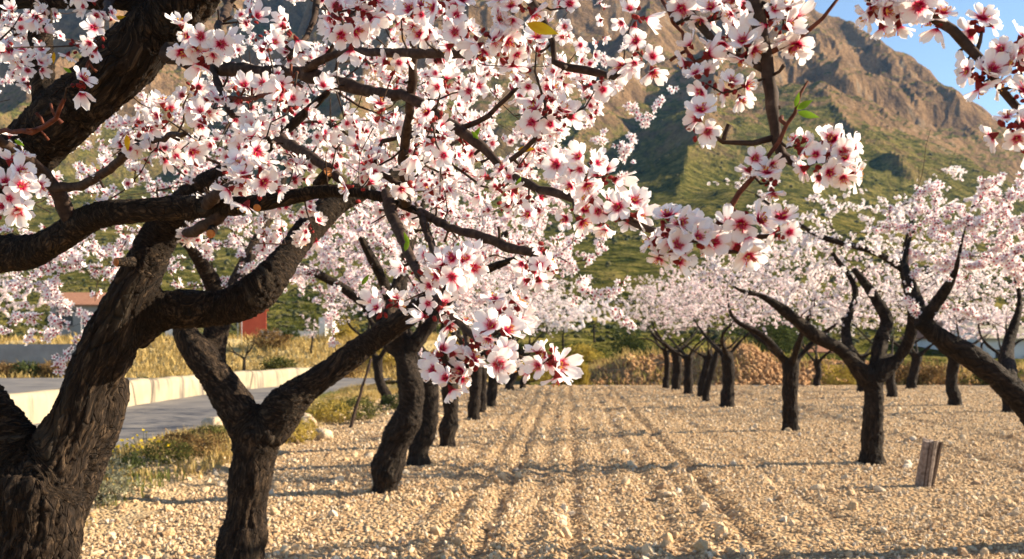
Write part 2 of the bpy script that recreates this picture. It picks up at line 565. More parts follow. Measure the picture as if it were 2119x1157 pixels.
# ------------------------------------------------------------------ wood: trunk with main limbs as one skin
def wood_skin(name, paths, voxel, parent, base, matname, knots=(), amp=1.0, taper_noise=0.10):
    """Main limbs joined by voxel remesh, then given lumps and bark ridges that run along each limb."""
    bag = Bag()
    segs = []
    for p in paths:
        sp = smooth_path(p, 0.05 if voxel < 0.015 else 0.09)
        lump = 1 + taper_noise * vnoise(sp[:, :3] * 4.3 + 5) + 0.5 * taper_noise * vnoise(sp[:, :3] * 11)
        v, q, t = tube(sp[:, :3], sp[:, 3] * lump * 0.92, 14)
        bag.add(v, q, t)
        segs.append(sp)
    v, f = bag.arrays()
    me = mesh(name + '_raw', v, f, matname)
    o = bpy.data.objects.new('raw', me)
    COL.objects.link(o)
    md = o.modifiers.new('r', 'REMESH')
    md.mode = 'VOXEL'
    md.voxel_size = voxel
    dg = bpy.context.evaluated_depsgraph_get()
    ev = o.evaluated_get(dg)
    m2 = ev.to_mesh()
    nv = len(m2.vertices)
    co = np.empty(nv * 3, np.float32)
    m2.vertices.foreach_get('co', co)
    co = co.reshape(-1, 3).astype(float)
    nl = len(m2.loops)
    li = np.empty(nl, np.int32)
    m2.loops.foreach_get('vertex_index', li)
    quads = li.reshape(-1, 4)
    ne = len(m2.edges)
    ed = np.empty(ne * 2, np.int32)
    m2.edges.foreach_get('vertices', ed)
    ed = ed.reshape(-1, 2)
    ev.to_mesh_clear()
    bpy.data.objects.remove(o)
    bpy.data.meshes.remove(me)
    deg = np.bincount(ed.ravel(), minlength=nv)[:, None]
    for it in range(6):
        s = np.zeros_like(co)
        np.add.at(s, ed[:, 0], co[ed[:, 1]])
        np.add.at(s, ed[:, 1], co[ed[:, 0]])
        co = co * 0.4 + 0.6 * s / np.maximum(deg, 1)
    # normals
    e1 = co[quads[:, 1]] - co[quads[:, 0]]
    e2 = co[quads[:, 3]] - co[quads[:, 0]]
    fn = np.cross(e1, e2)
    nn = np.zeros_like(co)
    for k in range(4):
        np.add.at(nn, quads[:, k], fn)
    nn = unit(nn)
    # nearest skeleton node
    sk = np.vstack([s[:, :3] for s in segs])
    sd = np.vstack([unit(np.gradient(s[:, :3], axis=0)) for s in segs])
    sr = np.concatenate([s[:, 3] for s in segs])
    near = np.empty(nv, int)
    for i in range(0, nv, 4000):
        d = np.linalg.norm(co[i:i + 4000, None, :] - sk[None], axis=2) - sr[None] * 0.7
        near[i:i + 4000] = d.argmin(1)
    d = sd[near]
    # blend directions so that the grain bends smoothly
    for it in range(8):
        s = np.zeros_like(d)
        np.add.at(s, ed[:, 0], d[ed[:, 1]])
        np.add.at(s, ed[:, 1], d[ed[:, 0]])
        d = unit(d + s)
    r = sr[near]
    loc = co - np.asarray(base)
    al = (loc * d).sum(1)
    bark = loc - d * (al * 0.78)[:, None]
    a = np.clip(r, 0.02, 0.22)
    warp = 0.02 * np.stack([vnoise(loc * 9 + k * 31) for k in range(3)], 1)
    b1 = fbm((bark + warp) * 30, 3, 0.6, ridged=True) - 0.3
    b2 = fbm((bark + warp) * 75, 2, 0.5, ridged=True) - 0.3
    disp = a * (0.10 * b1 + 0.07 * b2) * amp + a * 0.12 * vnoise(loc * 6.0)
    for kp, kr in knots:
        dd = np.linalg.norm(co - np.asarray(kp), axis=1)
        disp += kr * (0.32 * np.exp(-((dd - kr) / (0.35 * kr)) ** 2) - 0.75 * np.exp(-(dd / (0.6 * kr)) ** 2))
    co = co + nn * disp[:, None]
    return link(name, mesh(name, co - np.asarray(base), quads, matname, attr=bark), parent)


# ------------------------------------------------------------------ flowers
def petal_grid(nu, nv, cup, seed, width=0.47):
    rg = np.random.default_rng(seed)
    u = np.linspace(-1, 1, nu)
    v = np.linspace(0, 1, nv)
    U, V = np.meshgrid(u, v)
    ph = rg.uniform(0, 6.28, 3)
    w = width * np.clip(V, 0.0, 1) ** 0.62 * np.sqrt(np.clip(1.03 - np.clip((V - 0.45) / 0.55, 0, 1) ** 2.6, 0.03, 1)) + 0.035
    ln = 1.0 - 0.09 * np.exp(-(U / 0.22) ** 2) - 0.05 * U ** 2 + 0.03 * np.sin(U * 5 + ph[0])
    y = 0.06 + V * 0.94 * (1 + (ln - 1) * V ** 2)
    x = U * w
    z = cup * V ** 1.4 * (1.0 - 0.35 * V) + 0.16 * U ** 2 * V * (1 if cup > 0.1 else 0.6) + 0.055 * V * np.sin(U * 3.3 + ph[1]) + 0.05 * V ** 2 * np.sin(U * 6 + ph[2])
    ver = np.stack([x, y, z], -1).reshape(-1, 3)
    uv = np.stack([(U + 1) / 2, V], -1).reshape(-1, 2)
    i = np.arange(nv - 1)[:, None] * nu
    j = np.arange(nu - 1)[None]
    q = np.stack([i + j, i + j + 1, i + nu + j + 1, i + nu + j], -1).reshape(-1, 4)
    return ver, uv, q


def rotz(v, a):
    c, s = math.cos(a), math.sin(a)
    return v @ np.array([[c, s, 0], [-s, c, 0], [0, 0, 1]])


def flower_template(nu, nv, cup, seed, stam=0, width=0.47):
    """Five petals, a red calyx behind and a crimson heart; unit radius, faces +Z."""
    rg = np.random.default_rng(seed)
    V, Q, UV, MI = [], [], [], []
    n = 0
    for k in range(5):
        v, uv, q = petal_grid(nu, nv, cup * rg.uniform(0.6, 1.4), seed * 10 + k, width)
        v = rotz(v * np.array([1, rg.uniform(0.9, 1.08), 1]), k * 2 * math.pi / 5 + rg.uniform(-0.12, 0.12))
        v[:, 2] += 0.015 * k
        V.append(v)
        UV.append(uv + np.array([k * 1.7, 0]))
        Q.append(q + n)
        MI += [0] * len(q)
        n += len(v)
    if stam:
        # calyx cup behind, quads
        a = np.arange(5) / 5 * 2 * np.pi
        ring = lambda r, z: np.stack([np.cos(a) * r, np.sin(a) * r, np.full(5, z)], 1)
        v = np.vstack([ring(0.25, 0.0), ring(0.15, -0.22), ring(0.05, -0.40)])
        j = np.arange(5)
        j2 = (j + 1) % 5
        q = np.vstack([np.stack([j + 5 * r, j + 5 * r + 5, j2 + 5 * r + 5, j2 + 5 * r], 1) for r in (0, 1)])
        V.append(v)
        UV.append(np.zeros((15, 2)))
        Q.append(q + n)
        MI += [1] * len(q)
        n += 15
        for s in range(stam):
            an = rg.uniform(0, 6.28)
            tl = rg.uniform(0.15, 0.6)
            tip = np.array([math.cos(an) * tl, math.sin(an) * tl, 0.5]) * rg.uniform(0.55, 0.8)
            sd = np.array([-math.sin(an), math.cos(an), 0]) * 0.03
            v = np.array([-sd, sd, tip + sd * 0.9, tip - sd * 0.9, tip + sd * 1.6, tip + sd * 1.6 + [0, 0, 0.08], tip - sd * 1.6 + [0, 0, 0.08], tip - sd * 1.6])
            V.append(v)
            UV.append(np.zeros((8, 2)))
            Q.append(np.array([[0, 1, 2, 3], [7, 4, 5, 6]]) + n)
            MI += [2, 3]
            n += 8
    return np.vstack(V), np.vstack(Q), np.vstack(UV), np.array(MI)


def far_template(cup, seed, heart=False):
    """Five two-faced petals for trees farther off."""
    rg = np.random.default_rng(seed)
    V, Q, UV, MI = [], [], [], []
    for k in range(5):
        w = 0.40
        v = np.array([[0, 0.04, 0], [w, 0.62, cup * 0.7 + 0.06], [0, 1.0, cup + rg.uniform(-.1, .1)], [-w, 0.62, cup * 0.7 + 0.06]])
        v = rotz(v, k * 1.2566 + rg.uniform(-.15, .15))
        V.append(v)
        Q.append(np.arange(4)[None] + 4 * k)
        UV.append(np.array([[.5, 0.17], [1, .56], [.5, .85], [0, .56]]))
        MI.append(0)
    if heart:
        for z in (.06, -.12):
            V.append(np.array([[.24, 0, z], [0, .24, z], [-.24, 0, z], [0, -.24, z]]))
            Q.append(np.arange(4)[None] + len(V) * 4 - 4)
            UV.append(np.zeros((4, 2)))
            MI.append(1)
    return np.vstack(V), np.vstack(Q), np.vstack(UV), np.array(MI)


T_NEAR = [flower_template(4, 4, c, 40 + i, 5) for i, c in enumerate((0.12, 0.28, 0.45, 0.62, 0.2, 1.1, 1.7))]
T_MID = [flower_template(2, 3, c, 60 + i, 1) for i, c in enumerate((0.15, 0.35, 0.6, 0.25, 1.1))]
T_FAR2 = [far_template(c, 90 + i, True) for i, c in enumerate((0.15, 0.4, 0.7, 1.2))]
T_FAR = [far_template(c, 80 + i) for i, c in enumerate((0.15, 0.4, 0.7))]


def frames(nrm, roll):
    n = unit(nrm)
    ref = np.where(np.abs(n[:, 2:3]) < 0.9, np.array([[0, 0, 1.0]]), np.array([[1.0, 0, 0]]))
    u = unit(np.cross(ref, n))
    w = np.cross(n, u)
    c, s = np.cos(roll)[:, None], np.sin(roll)[:, None]
    return np.stack([u * c + w * s, -u * s + w * c, n], 2)      # columns


def joined_flowers(name, pos, nrm, size, templates, parent, base, kind='stuff', label=None):
    pos = np.asarray(pos) - np.asarray(base)
    nrm = np.asarray(nrm)
    size = np.asarray(size)
    k = len(pos)
    which = rng.integers(0, len(templates), k)
    F = frames(nrm, rng.uniform(0, 6.28, k))
    VV, QQ, UU, MM = [], [], [], []
    n = 0
    for ti, (tv, tq, tu, tm) in enumerate(templates):
        idx = np.where(which == ti)[0]
        if not len(idx):
            continue
        v = np.einsum('kij,vj->kvi', F[idx], tv) * size[idx][:, None, None] + pos[idx][:, None, :]
        m = len(idx)
        VV.append(v.reshape(-1, 3))
        QQ.append((tq[None] + (np.arange(m) * len(tv))[:, None, None] + n).reshape(-1, 4))
        UU.append(np.tile(tu, (m, 1)))
        MM.append(np.tile(tm, m))
        n += m * len(tv)
    o = link(name, mesh(name, np.vstack(VV), np.vstack(QQ), ['petal', 'calyx', 'stamen', 'anther'], np.concatenate(MM), np.vstack(UU)), parent)
    if kind:
        o['kind'] = kind
    return o


# shared meshes for flowers built one by one
PETALS = []
for i, c in enumerate((0.10, 0.2, 0.32, 0.48, 0.66, 1.0, 1.5)):
    v, uv, q = petal_grid(6, 6, c, 300 + i)
    PETALS.append(mesh('petal', v, q, 'petal', uv=uv))
HEARTS = []
for i in range(3):
    tv, tq, tu, tm = flower_template(2, 2, 0.2, 500 + i, 16)
    keep = tm > 0
    used = np.unique(tq[keep])
    remap = np.full(len(tv), -1)
    remap[used] = np.arange(len(used))
    HEARTS.append(mesh('flower', tv[used], remap[tq[keep]], ['calyx', 'stamen', 'anther'], tm[keep] - 1))
MIDF = []
for i, (tv, tq, tu, tm) in enumerate(T_NEAR):
    MIDF.append(mesh('flower', tv, tq, ['petal', 'calyx', 'stamen', 'anther'], tm, tu))


def single_flower(pos, nrm, size, parent, base, petals=True):
    F = frames(np.asarray(nrm)[None], rng.uniform(0, 6.28, 1))[0]
    mt = Matrix([[*(F[i] * size), pos[i] - base[i]] for i in range(3)] + [[0, 0, 0, 1]])
    if not petals:
        o = link('flower', MIDF[rng.integers(0, len(MIDF))], parent)
        o.matrix_local = mt
        return o
    o = link('flower', HEARTS[rng.integers(0, 3)], parent)
    o.matrix_local = mt
    op = rng.choice(7, p=[.2, .22, .2, .15, .1, .08, .05])
    for k in range(5):
        pe = link('petal', PETALS[int(np.clip(op + rng.integers(-1, 2), 0, 6))], o)
        s = rng.uniform(0.92, 1.08)
        pe.matrix_local = (Matrix.Rotation(k * 2 * math.pi / 5 + rng.uniform(-.13, .13), 4, 'Z') @
                           Matrix.Rotation(rng.uniform(-.1, .1), 4, 'X') @
                           Matrix.Translation((0, 0, 0.012 * k)) @ Matrix.Diagonal((s * rng.uniform(.93, 1.07), s, s, 1)))
    return o


# ------------------------------------------------------------------ crowns
class Skel:
    def __init__(self):
        self.p = np.zeros((60000, 3))
        self.d = np.zeros((60000, 3))
        self.par = np.full(60000, -1, int)
        self.fix = np.zeros(60000)          # given radius or 0
        self.n = 0
        self.chains = []

    def add_path(self, sp, parent=-1):
        ids = []
        t = unit(np.gradient(sp[:, :3], axis=0))
        for i in range(len(sp)):
            k = self.n
            self.p[k] = sp[i, :3]
            self.d[k] = t[i]
            self.fix[k] = sp[i, 3]
            self.par[k] = parent if i == 0 else k - 1
            self.n += 1
            ids.append(k)
        return ids

    def grow(self, targets, step=0.12, sag=0.0, curl=0.35, minlen=0.0, allow=None, wob=0.12):
        ok = self.n if allow is None else allow
        order = None
        t = np.asarray(targets)
        dd = np.array([np.linalg.norm(self.p[:self.n] - x, axis=1).min() for x in t])
        order = np.argsort(dd)
        for i in order:
            x = t[i]
            dist = np.linalg.norm(self.p[:self.n] - x, axis=1)
            to = unit(x - self.p[:self.n])
            cost = dist * (1.25 - 0.35 * (to * self.d[:self.n]).sum(1))
            a = int(cost.argmin())
            L = dist[a]
            k = max(2, int(L / step) + 1)
            s = (np.arange(1, k + 1) / k)[:, None]
            c0 = self.p[a]
            c1 = c0 + (unit(x - c0) * 0.6 + self.d[a] * curl + rng.normal(0, .18, 3)) * L * 0.45
            c2 = x - (unit(x - c0) + rng.normal(0, .3, 3)) * L * 0.3 + np.array([0, 0, -sag * L])
            pts = c0 * (1 - s) ** 3 + 3 * c1 * s * (1 - s) ** 2 + 3 * c2 * s ** 2 * (1 - s) + x * s ** 3
            pts[:-1] += rng.normal(0, wob * step * 0.4, (k - 1, 3))
            full = np.vstack([c0, pts])
            tg = unit(np.gradient(full, axis=0))[1:]
            ids = [a]
            for j in range(k):
                q = self.n
                self.p[q] = pts[j]
                self.d[q] = tg[j]
                self.par[q] = ids[-1]
                self.n += 1
                ids.append(q)
            self.chains.append(ids)

    def radii(self, tip=0.0022, ex=0.44, cap=0.04):
        n = self.n
        cnt = np.zeros(n)
        has = np.zeros(n, bool)
        pr = self.par[:n]
        has[pr[pr >= 0]] = True
        cnt[~has] = 1
        for i in range(n - 1, -1, -1):
            if pr[i] >= 0:
                cnt[pr[i]] += cnt[i]
        r = np.minimum(tip * cnt ** ex, cap)
        # a little taper along leaf chains
        g = self.fix[:n] > 0
        r[g] = self.fix[:n][g]
        for c in self.chains:
            lim = r[c[0]] * 0.8
            r[c[1:]] = np.minimum(r[c[1:]], lim)
            m = len(c) - 1
            if not has[c[-1]]:
                pass
        self.r = r
        return r

    def mesh_chains(self, bag, sides, thin=None, knob=0.12):
        for c in self.chains:
            rr = self.r[c].copy()
            rr[0] = min(rr[0], rr[1] * 1.25)
            rr[-1] *= 0.7
            v, q, t = tube(self.p[c], rr, sides(rr[1]) if callable(sides) else sides, cap=False, knob=knob)
            bag.add(v, q, t)

    def chain_points(self, maxr, count, lo=0):
        """Random points on thin chains: position, direction."""
        A, B = [], []
        for c in self.chains:
            for a, b in zip(c[:-1], c[1:]):
                if self.r[b] < maxr:
                    A.append(a)
                    B.append(b)
        A, B = np.array(A), np.array(B)
        L = np.linalg.norm(self.p[A] - self.p[B], axis=1)
        w = L / L.sum()
        k = rng.choice(len(A), count, p=w)
        s = rng.uniform(0, 1, (count, 1))
        return self.p[A[k]] * (1 - s) + self.p[B[k]] * s, unit(self.p[B[k]] - self.p[A[k]])


def blossom_points(sk, count, maxr, size, per=3.0, spread=0.03, view=0.25):
    nc = max(1, int(count / per))
    c, d = sk.chain_points(maxr, nc)
    k = np.clip(rng.poisson(per, nc), 1, 7)
    idx = np.repeat(np.arange(nc), k)
    n = unit(rng.normal(0, 1, (len(idx), 3)) + np.array([0, -view, 0.15]))
    n = unit(n - d[idx] * ((n * d[idx]).sum(1))[:, None] * 0.7)
    pos = c[idx] + n * rng.uniform(0.3, 1.0, (len(idx), 1)) * spread + d[idx] * rng.normal(0, spread * 0.5, (len(idx), 1))
    nn = unit(n + rng.normal(0, .35, n.shape))
    sz = size * rng.uniform(0.78, 1.12, len(idx))
    return pos, nn, sz


def envelope(c, rad, count, inner=0.4, flat=0.0, seed=None):
    """Points in an uneven ellipsoid shell."""
    out = []
    c, rad = np.asarray(c, float), np.asarray(rad, float)
    while len(out) < count:
        d = unit(rng.normal(0, 1, (count * 2, 3)))
        s = rng.uniform(inner ** 3, 1, (count * 2, 1)) ** (1 / 3)
        lob = 1 + 0.22 * vnoise(d * 2.1 + c * 1.7)[:, None]
        p = d * s * lob
        p = p[p[:, 2] > -0.75 + flat]
        out += list(c + p * rad)
    return np.array(out[:count])


TREE_GROUP = 'blossoming almond trees of the orchard'


def make_tree(label, limbs, base, crown, nflow, nattr, voxel, size=0.023, templates=T_MID, singles=0, sides=4, branches=(),
              shoots=0, extra=None, cat='almond tree', amp=1.0, knots=(), maxr=0.011, group=TREE_GROUP, inner=0.4, extra_flowers=None, barkm='bark_far', per=3.2, tip=0.0022):
    root = empty('almond_tree', base)
    tag(root, label, cat, group)
    wood_skin('trunk', limbs, voxel, root, base, barkm, knots, amp)
    sk = Skel()
    for p in list(limbs):
        sk.add_path(smooth_path(p, 0.12))
    low = base[2] + 1.05
    for b in branches:
        sp = smooth_path(b, 0.08)
        sk.add_path(sp)
        v, q, t = tube(sp[:, :3], sp[:, 3], 7, knob=0.15)
        bb = Bag()
        bb.add(v, q, t)
        bb.build('branch', barkm, root, base, True)
    tg = [envelope(c, r, max(3, int(nattr * w)), inner) for c, r, w in crown]
    for p in limbs[1:]:
        tg.append(p[-1, :3] + rng.normal(0, .22, (5, 3)) + [0, 0, .12])
    if extra is not None:
        tg.append(np.asarray(extra))
    tg = np.vstack(tg)
    # keep the trunk clean: forbid nodes on it
    hold = sk.p[:sk.n].copy()
    bad = (sk.p[:sk.n, 2] < low) | (sk.fix[:sk.n] > 0.13)
    sk.p[:sk.n][bad] += np.array([0, 0, -50.0])
    sk.grow(tg, step=0.13)
    n0 = len(hold)
    sk.p[:n0] = hold
    if shoots:
        # long bare upright shoots
        ii = rng.choice(len(tg), shoots)
        st = tg[ii]
        up = st + np.stack([rng.normal(0, .10, shoots), rng.normal(0, .10, shoots), rng.uniform(.3, .75, shoots)], 1)
        nb = len(sk.chains)
        sk.grow(up, step=0.15, curl=0.0, wob=0.05)
    sk.radii(tip=tip)
    bag = Bag()
    sk.mesh_chains(bag, sides)
    tw = bag.build('twigs', 'twig', root, base)
    tw['kind'] = 'stuff'
    if shoots:
        sk.chains = sk.chains[:nb]
    pos, nn, sz = blossom_points(sk, nflow, maxr, size, per=per, spread=0.03 * size / 0.023)
    if singles:
        dep = pos[:, 1]
        px = HX + pos[:, 0] / dep * FPX
        py = HY - (pos[:, 2] - CAM_H) / dep * FPX
        inf = (px > 0) & (px < 2119) & (py > 0) & (py < 1157)
        sc = np.where(inf, sz / dep, 0)
        top = np.argsort(-sc)[:singles]
        for i in top:
            single_flower(pos[i], nn[i], sz[i], root, base, petals=False)
        keep = np.ones(len(pos), bool)
        keep[top] = False
        pos, nn, sz = pos[keep], nn[keep], sz[keep]
    bl = joined_flowers('blossom', pos, nn, sz, templates, root, base)
    return root


def L(pts, Z):
    """Limb traced as (px, py, half width px[, Z])."""
    out = []
    for p in pts:
        z = p[3] if len(p) > 3 else Z
        out.append([*P(p[0], p[1], z), p[2] / FPX * z])
    return np.array(out)


# ================================================================== THE SETTING
ROW = 0.0565                       # the rows run a little to the right of the view


def grid_mesh(name, xs, ys, zf, matname, smooth=True):
    X, Y = np.meshgrid(xs, ys)
    p = np.stack([X.ravel(), Y.ravel()], 1)
    z = zf(p[:, 0], p[:, 1])
    v = np.column_stack([p, z])
    nx, ny = len(xs), len(ys)
    i = np.arange(ny - 1)[:, None] * nx
    j = np.arange(nx - 1)[None]
    q = np.stack([i + j, i + j + 1, i + nx + j + 1, i + nx + j], -1).reshape(-1, 4)
    return link(name, mesh(name, v, q, matname, smooth=smooth))


def xy3(x, y, s=1.0):
    return np.stack([x * s, y * s, np.zeros_like(x)], 1)


# big ground sheet under everything
g = link('ground', mesh('ground', [(-4000, -600, -0.45), (4000, -600, -0.45), (4000, 6000, -0.45), (-4000, 6000, -0.45)], [(0, 1, 2, 3)], 'scrubland'))
tag(g, kind='structure')

FURROWS = [(-1.25, .10, .02), (-0.95, .08, .03), (-0.62, .08, .04), (-0.28, .09, .02), (0.08, .08, .035), (0.45, .08, .015), (0.85, .09, .025), (1.18, .07, .02), (1.45, .09, .042), (2.3, .12, .02), (-2.2, .12, .02), (5.4, .14, .03), (6.9, .14, .03)]


def field_z(x, y):
    s = x - ROW * y
    wob = 0.05 * vnoise(xy3(s * 0 + 3.3, y * 0.16))
    z = 0.022 * fbm(xy3(x, y, 0.7), 3) + 0.016 * fbm(xy3(x, y, 3.1), 3)
    for c, w, d in FURROWS:
        k = (s + wob - c) / w
        z = z - 1.3 * d * np.exp(-k * k) + 0.65 * d * np.exp(-((np.abs(k) - 1.7) / 0.8) ** 2)
    edge = np.clip((x + 3.2) / 0.8, 0, 1)
    return z * edge - 0.04 * (1 - edge)


fd = grid_mesh('field', np.concatenate([np.arange(-4.6, 11, 0.105), np.arange(11, 34, .3)]), np.concatenate([np.arange(-6, 5, 0.6), np.arange(5, 20, 0.105), np.arange(20, 35.3, .16)]), field_z, 'soil')
tag(fd, kind='structure')

# verge between road and field
ROAD_EDGE = -5.75


def verge_z(x, y):
    t = np.clip((x - ROAD_EDGE) / 2.4, 0, 1)
    hump = np.sin(t * np.pi) ** 0.8
    return -0.13 + 0.1 * t + hump * (0.10 + 0.10 * fbm(xy3(x, y, 0.6), 3)) + 0.03 * fbm(xy3(x, y, 4), 2)


vg = grid_mesh('verge', np.arange(-5.9, -3.1, 0.1), np.arange(-6, 34.6, 0.12), verge_z, 'verge_soil')
tag(vg, kind='structure')


def road_z(x, y):
    return -0.135 + 0.012 * fbm(xy3(x, y, 0.25), 2)


rd = grid_mesh('road', np.arange(-75, -5.2, 0.7), np.arange(-6, 47.1, 0.7), road_z, 'asphalt')
tag(rd, kind='structure')
rd2 = grid_mesh('lane', np.arange(-5.9, 60, 0.5), np.arange(35.0, 37.6, 0.5), lambda x, y: -0.10 + 0 * x, 'asphalt')
tag(rd2, kind='structure')

# ---- terrain: from the near bank up to the mountain
YT = np.array([36, 46, 60, 100, 150, 250, 350, 500, 650, 900, 1100, 1400, 1700, 2100, 2600.])
ZT = np.array([-.2, .2, 1.0, 3.6, 7.5, 18, 33, 62, 98, 150, 185, 230, 270, 300, 300.])


def ridge(x, y, pts, slope, warp):
    """Tent over a crest polyline of (x, y, z)."""
    pts = np.asarray(pts)
    best = np.full(len(x), -1e9)
    for a, b in zip(pts[:-1], pts[1:]):
        ab = (b - a)[:2]
        t = np.clip(((x - a[0]) * ab[0] + (y - a[1]) * ab[1]) / (ab @ ab), 0, 1)
        cx, cy = a[0] + ab[0] * t, a[1] + ab[1] * t
        d = np.hypot(x - cx, y - cy)
        z = a[2] + (b[2] - a[2]) * t - slope * d * (1 + warp)
        best = np.maximum(best, z)
    return best


def smax(a, b, k):
    h = np.clip(0.5 + 0.5 * (a - b) / k, 0, 1)
    return b * (1 - h) + a * h + k * h * (1 - h)


CREST = [P(*p) for p in [(-900, 40, 1700), (-300, -120, 1750), (300, -230, 1800), (700, -330, 1850), (1100, -420, 1900), (1330, -360, 1900), (1430, -240, 1850), (1530, -110, 1780), (1620, -20, 1750),
                         (1735, 62, 1750), (1795, 135, 1760), (1865, 205, 1800), (1930, 242, 1850), (2010, 265, 1900), (2119, 308, 1950), (2300, 370, 2000), (2600, 430, 2100)]]
SPUR_A = [P(*p) for p in [(1350, 20, 1480), (1310, 100, 1330), (1230, 230, 1120), (1150, 345, 900), (1080, 430, 720)]]
SPUR_B = [P(*p) for p in [(1610, 60, 1700), (1610, 140, 1450), (1690, 215, 1200), (1790, 305, 1020), (1900, 385, 900), (2040, 470, 830), (2300, 580, 760)]]
SPUR_C = [P(*p) for p in [(500, -260, 1800), (420, -60, 1450), (250, 60, 1150), (60, 180, 950), (-100, 320, 750)]]
SPUR_D = [P(*p) for p in [(1865, 215, 1800), (1960, 345, 1500), (2050, 400, 1250), (2200, 460, 1150)]]
SPUR_E = [P(*p) for p in [(1510, 40, 1600), (1490, 130, 1330), (1470, 215, 1080), (1430, 310, 860), (1400, 420, 620)]]
SPUR_F = [P(*p) for p in [(950, -380, 1850), (900, -100, 1500), (800, 100, 1150), (700, 240, 930), (620, 370, 730)]]


def terrain_z(x, y):
    p = np.stack([x, y, np.zeros_like(x)], 1)
    a = x / np.maximum(y, 1)
    base = np.interp(y, YT, ZT)
    base = base * np.clip(1.0 - 1.35 * np.clip(a - 0.27, 0, 0.5), 0.45, 1)
    wp = p + 40 * np.stack([vnoise(p * .008 + 3), vnoise(p * .008 + 61), 0 * x], 1)
    gul = fbm(wp * 0.0042, 4, 0.5, ridged=True)
    gul2 = fbm(wp * 0.012 + 9, 4, 0.5, ridged=True)
    w = 0.10 * gul + 0.05 * gul2
    val = np.clip((y - 900) / 250, 0, 1) * np.clip((a - 0.30) / 0.08, 0, 1)
    z = base * (1 + 0.05 * gul) * (1 - 0.75 * val)
    r1 = smax(ridge(x, y, CREST[:9], 1.45, w), ridge(x, y, CREST[8:], 0.78, w), 8)
    r2 = ridge(x, y, SPUR_A, 0.85, w)
    r3 = ridge(x, y, SPUR_B, 0.66, w)
    r4 = ridge(x, y, SPUR_C, 0.85, w)
    r5 = ridge(x, y, SPUR_D, 0.70, w)
    r6 = smax(ridge(x, y, SPUR_E, 0.55, w), ridge(x, y, SPUR_F, 0.75, w), 10)
    m = smax(smax(smax(r1, r6, 10), r2, 10), smax(r3, smax(r4, r5, 10), 10), 10)
    z = smax(z, m, 14)
    far = np.clip((y - 300) / 700, 0, 1)
    hi = np.clip((z - 200) / 160, 0, 1)
    z = z + far * (20 * gul + 8 * fbm(p * 0.02, 4, 0.55) + (7 + 13 * hi) * (gul2 - 0.1) + 8 * hi * (gul - .2))
    near = np.clip((y - 46) / 60, 0, 1)
    z = z + near * (1.2 * fbm(p * 0.03 + 4, 3) + 0.35 * fbm(p * 0.15, 3))
    z = z - np.where(x < 0.6, 1.6 * np.clip((66 - y) / 5, 0, 1), .3 * np.clip((49 - y) / 3, 0, 1))
    # rock bands: steepen the ground where the strata come out
    st = z + 16 * vnoise(p * 0.010 + 40) + 0.10 * x
    band = np.clip(vnoise(p * 0.005 + 71) * 2.2 + 0.5, 0, 1)
    z = z + hi * band * 18 * np.tanh(3.0 * np.sin(st / 105 * 2 * np.pi))
    z = z + hi * (3 + 9 * band) * fbm(p * .045, 4, .6, ridged=True)
    return z


ay = np.concatenate([np.geomspace(36.5, 900, 170), np.linspace(907, 2250, 200)])
aa = np.linspace(-0.78, 0.78, 400)
A, Y = np.meshgrid(aa, ay)
X = A * Y
tz = terrain_z(X.ravel(), Y.ravel())
tv = np.column_stack([X.ravel(), Y.ravel(), tz])
nx, ny = len(aa), len(ay)
i = np.arange(ny - 1)[:, None] * nx
j = np.arange(nx - 1)[None]
tq = np.stack([i + j, i + j + 1, i + nx + j + 1, i + nx + j], -1).reshape(-1, 4)
mt = link('mountain', mesh('mountain', tv, tq, 'mountain', smooth=False))
tag(mt, kind='structure')


# ---- instancing of uncountable pieces on points
def scatter(name, pts, scales, variants, kind='stuff', label=None, flat=0.0):
    col = bpy.data.collections.new(name + '_pieces')
    for o in variants:
        col.objects.link(o)
    me = bpy.data.meshes.new(name)
    pts = np.asarray(pts, np.float32)
    me.vertices.add(len(pts))
    me.vertices.foreach_set('co', pts.ravel())
    a = me.attributes.new('sc', 'FLOAT', 'POINT')
    a.data.foreach_set('value', np.asarray(scales, np.float32))
    rot = rng.uniform(0, 6.28, (len(pts), 3)).astype(np.float32)
    rot[:, :2] = (rot[:, :2] - 3.14) * (1 - flat)
    a = me.attributes.new('ro', 'FLOAT_VECTOR', 'POINT')
    a.data.foreach_set('vector', rot.ravel())
    a = me.attributes.new('vi', 'INT', 'POINT')
    a.data.foreach_set('value', rng.integers(0, len(variants), len(pts)).astype(np.int32))
    o = link(name, me)
    ng = bpy.data.node_groups.new(name, 'GeometryNodeTree')
    ng.interface.new_socket('Geometry', in_out='INPUT', socket_type='NodeSocketGeometry')
    ng.interface.new_socket('Geometry', in_out='OUTPUT', socket_type='NodeSocketGeometry')
    gi, go = ng.nodes.new('NodeGroupInput'), ng.nodes.new('NodeGroupOutput')
    ci = ng.nodes.new('GeometryNodeCollectionInfo')
    ci.inputs['Collection'].default_value = col
    ci.inputs['Separate Children'].default_value = True
    ci.inputs['Reset Children'].default_value = True
    ip = ng.nodes.new('GeometryNodeInstanceOnPoints')
    ip.inputs['Pick Instance'].default_value = True

    def at(nm, ty):
        n = ng.nodes.new('GeometryNodeInputNamedAttribute')
        n.data_type = ty
        n.inputs[0].default_value = nm
        return n.outputs[0]
    ng.links.new(gi.outputs[0], ip.inputs['Points'])
    ng.links.new(ci.outputs[0], ip.inputs['Instance'])
    ng.links.new(at('vi', 'INT'), ip.inputs['Instance Index'])
    ng.links.new(at('ro', 'FLOAT_VECTOR'), ip.inputs['Rotation'])
    ng.links.new(at('sc', 'FLOAT'), ip.inputs['Scale'])
    ng.links.new(ip.outputs[0], go.inputs[0])
    md = o.modifiers.new('scatter', 'NODES')
    md.node_group = ng
    o['kind'] = kind
    if label:
        o['label'] = label
    return o


import bmesh


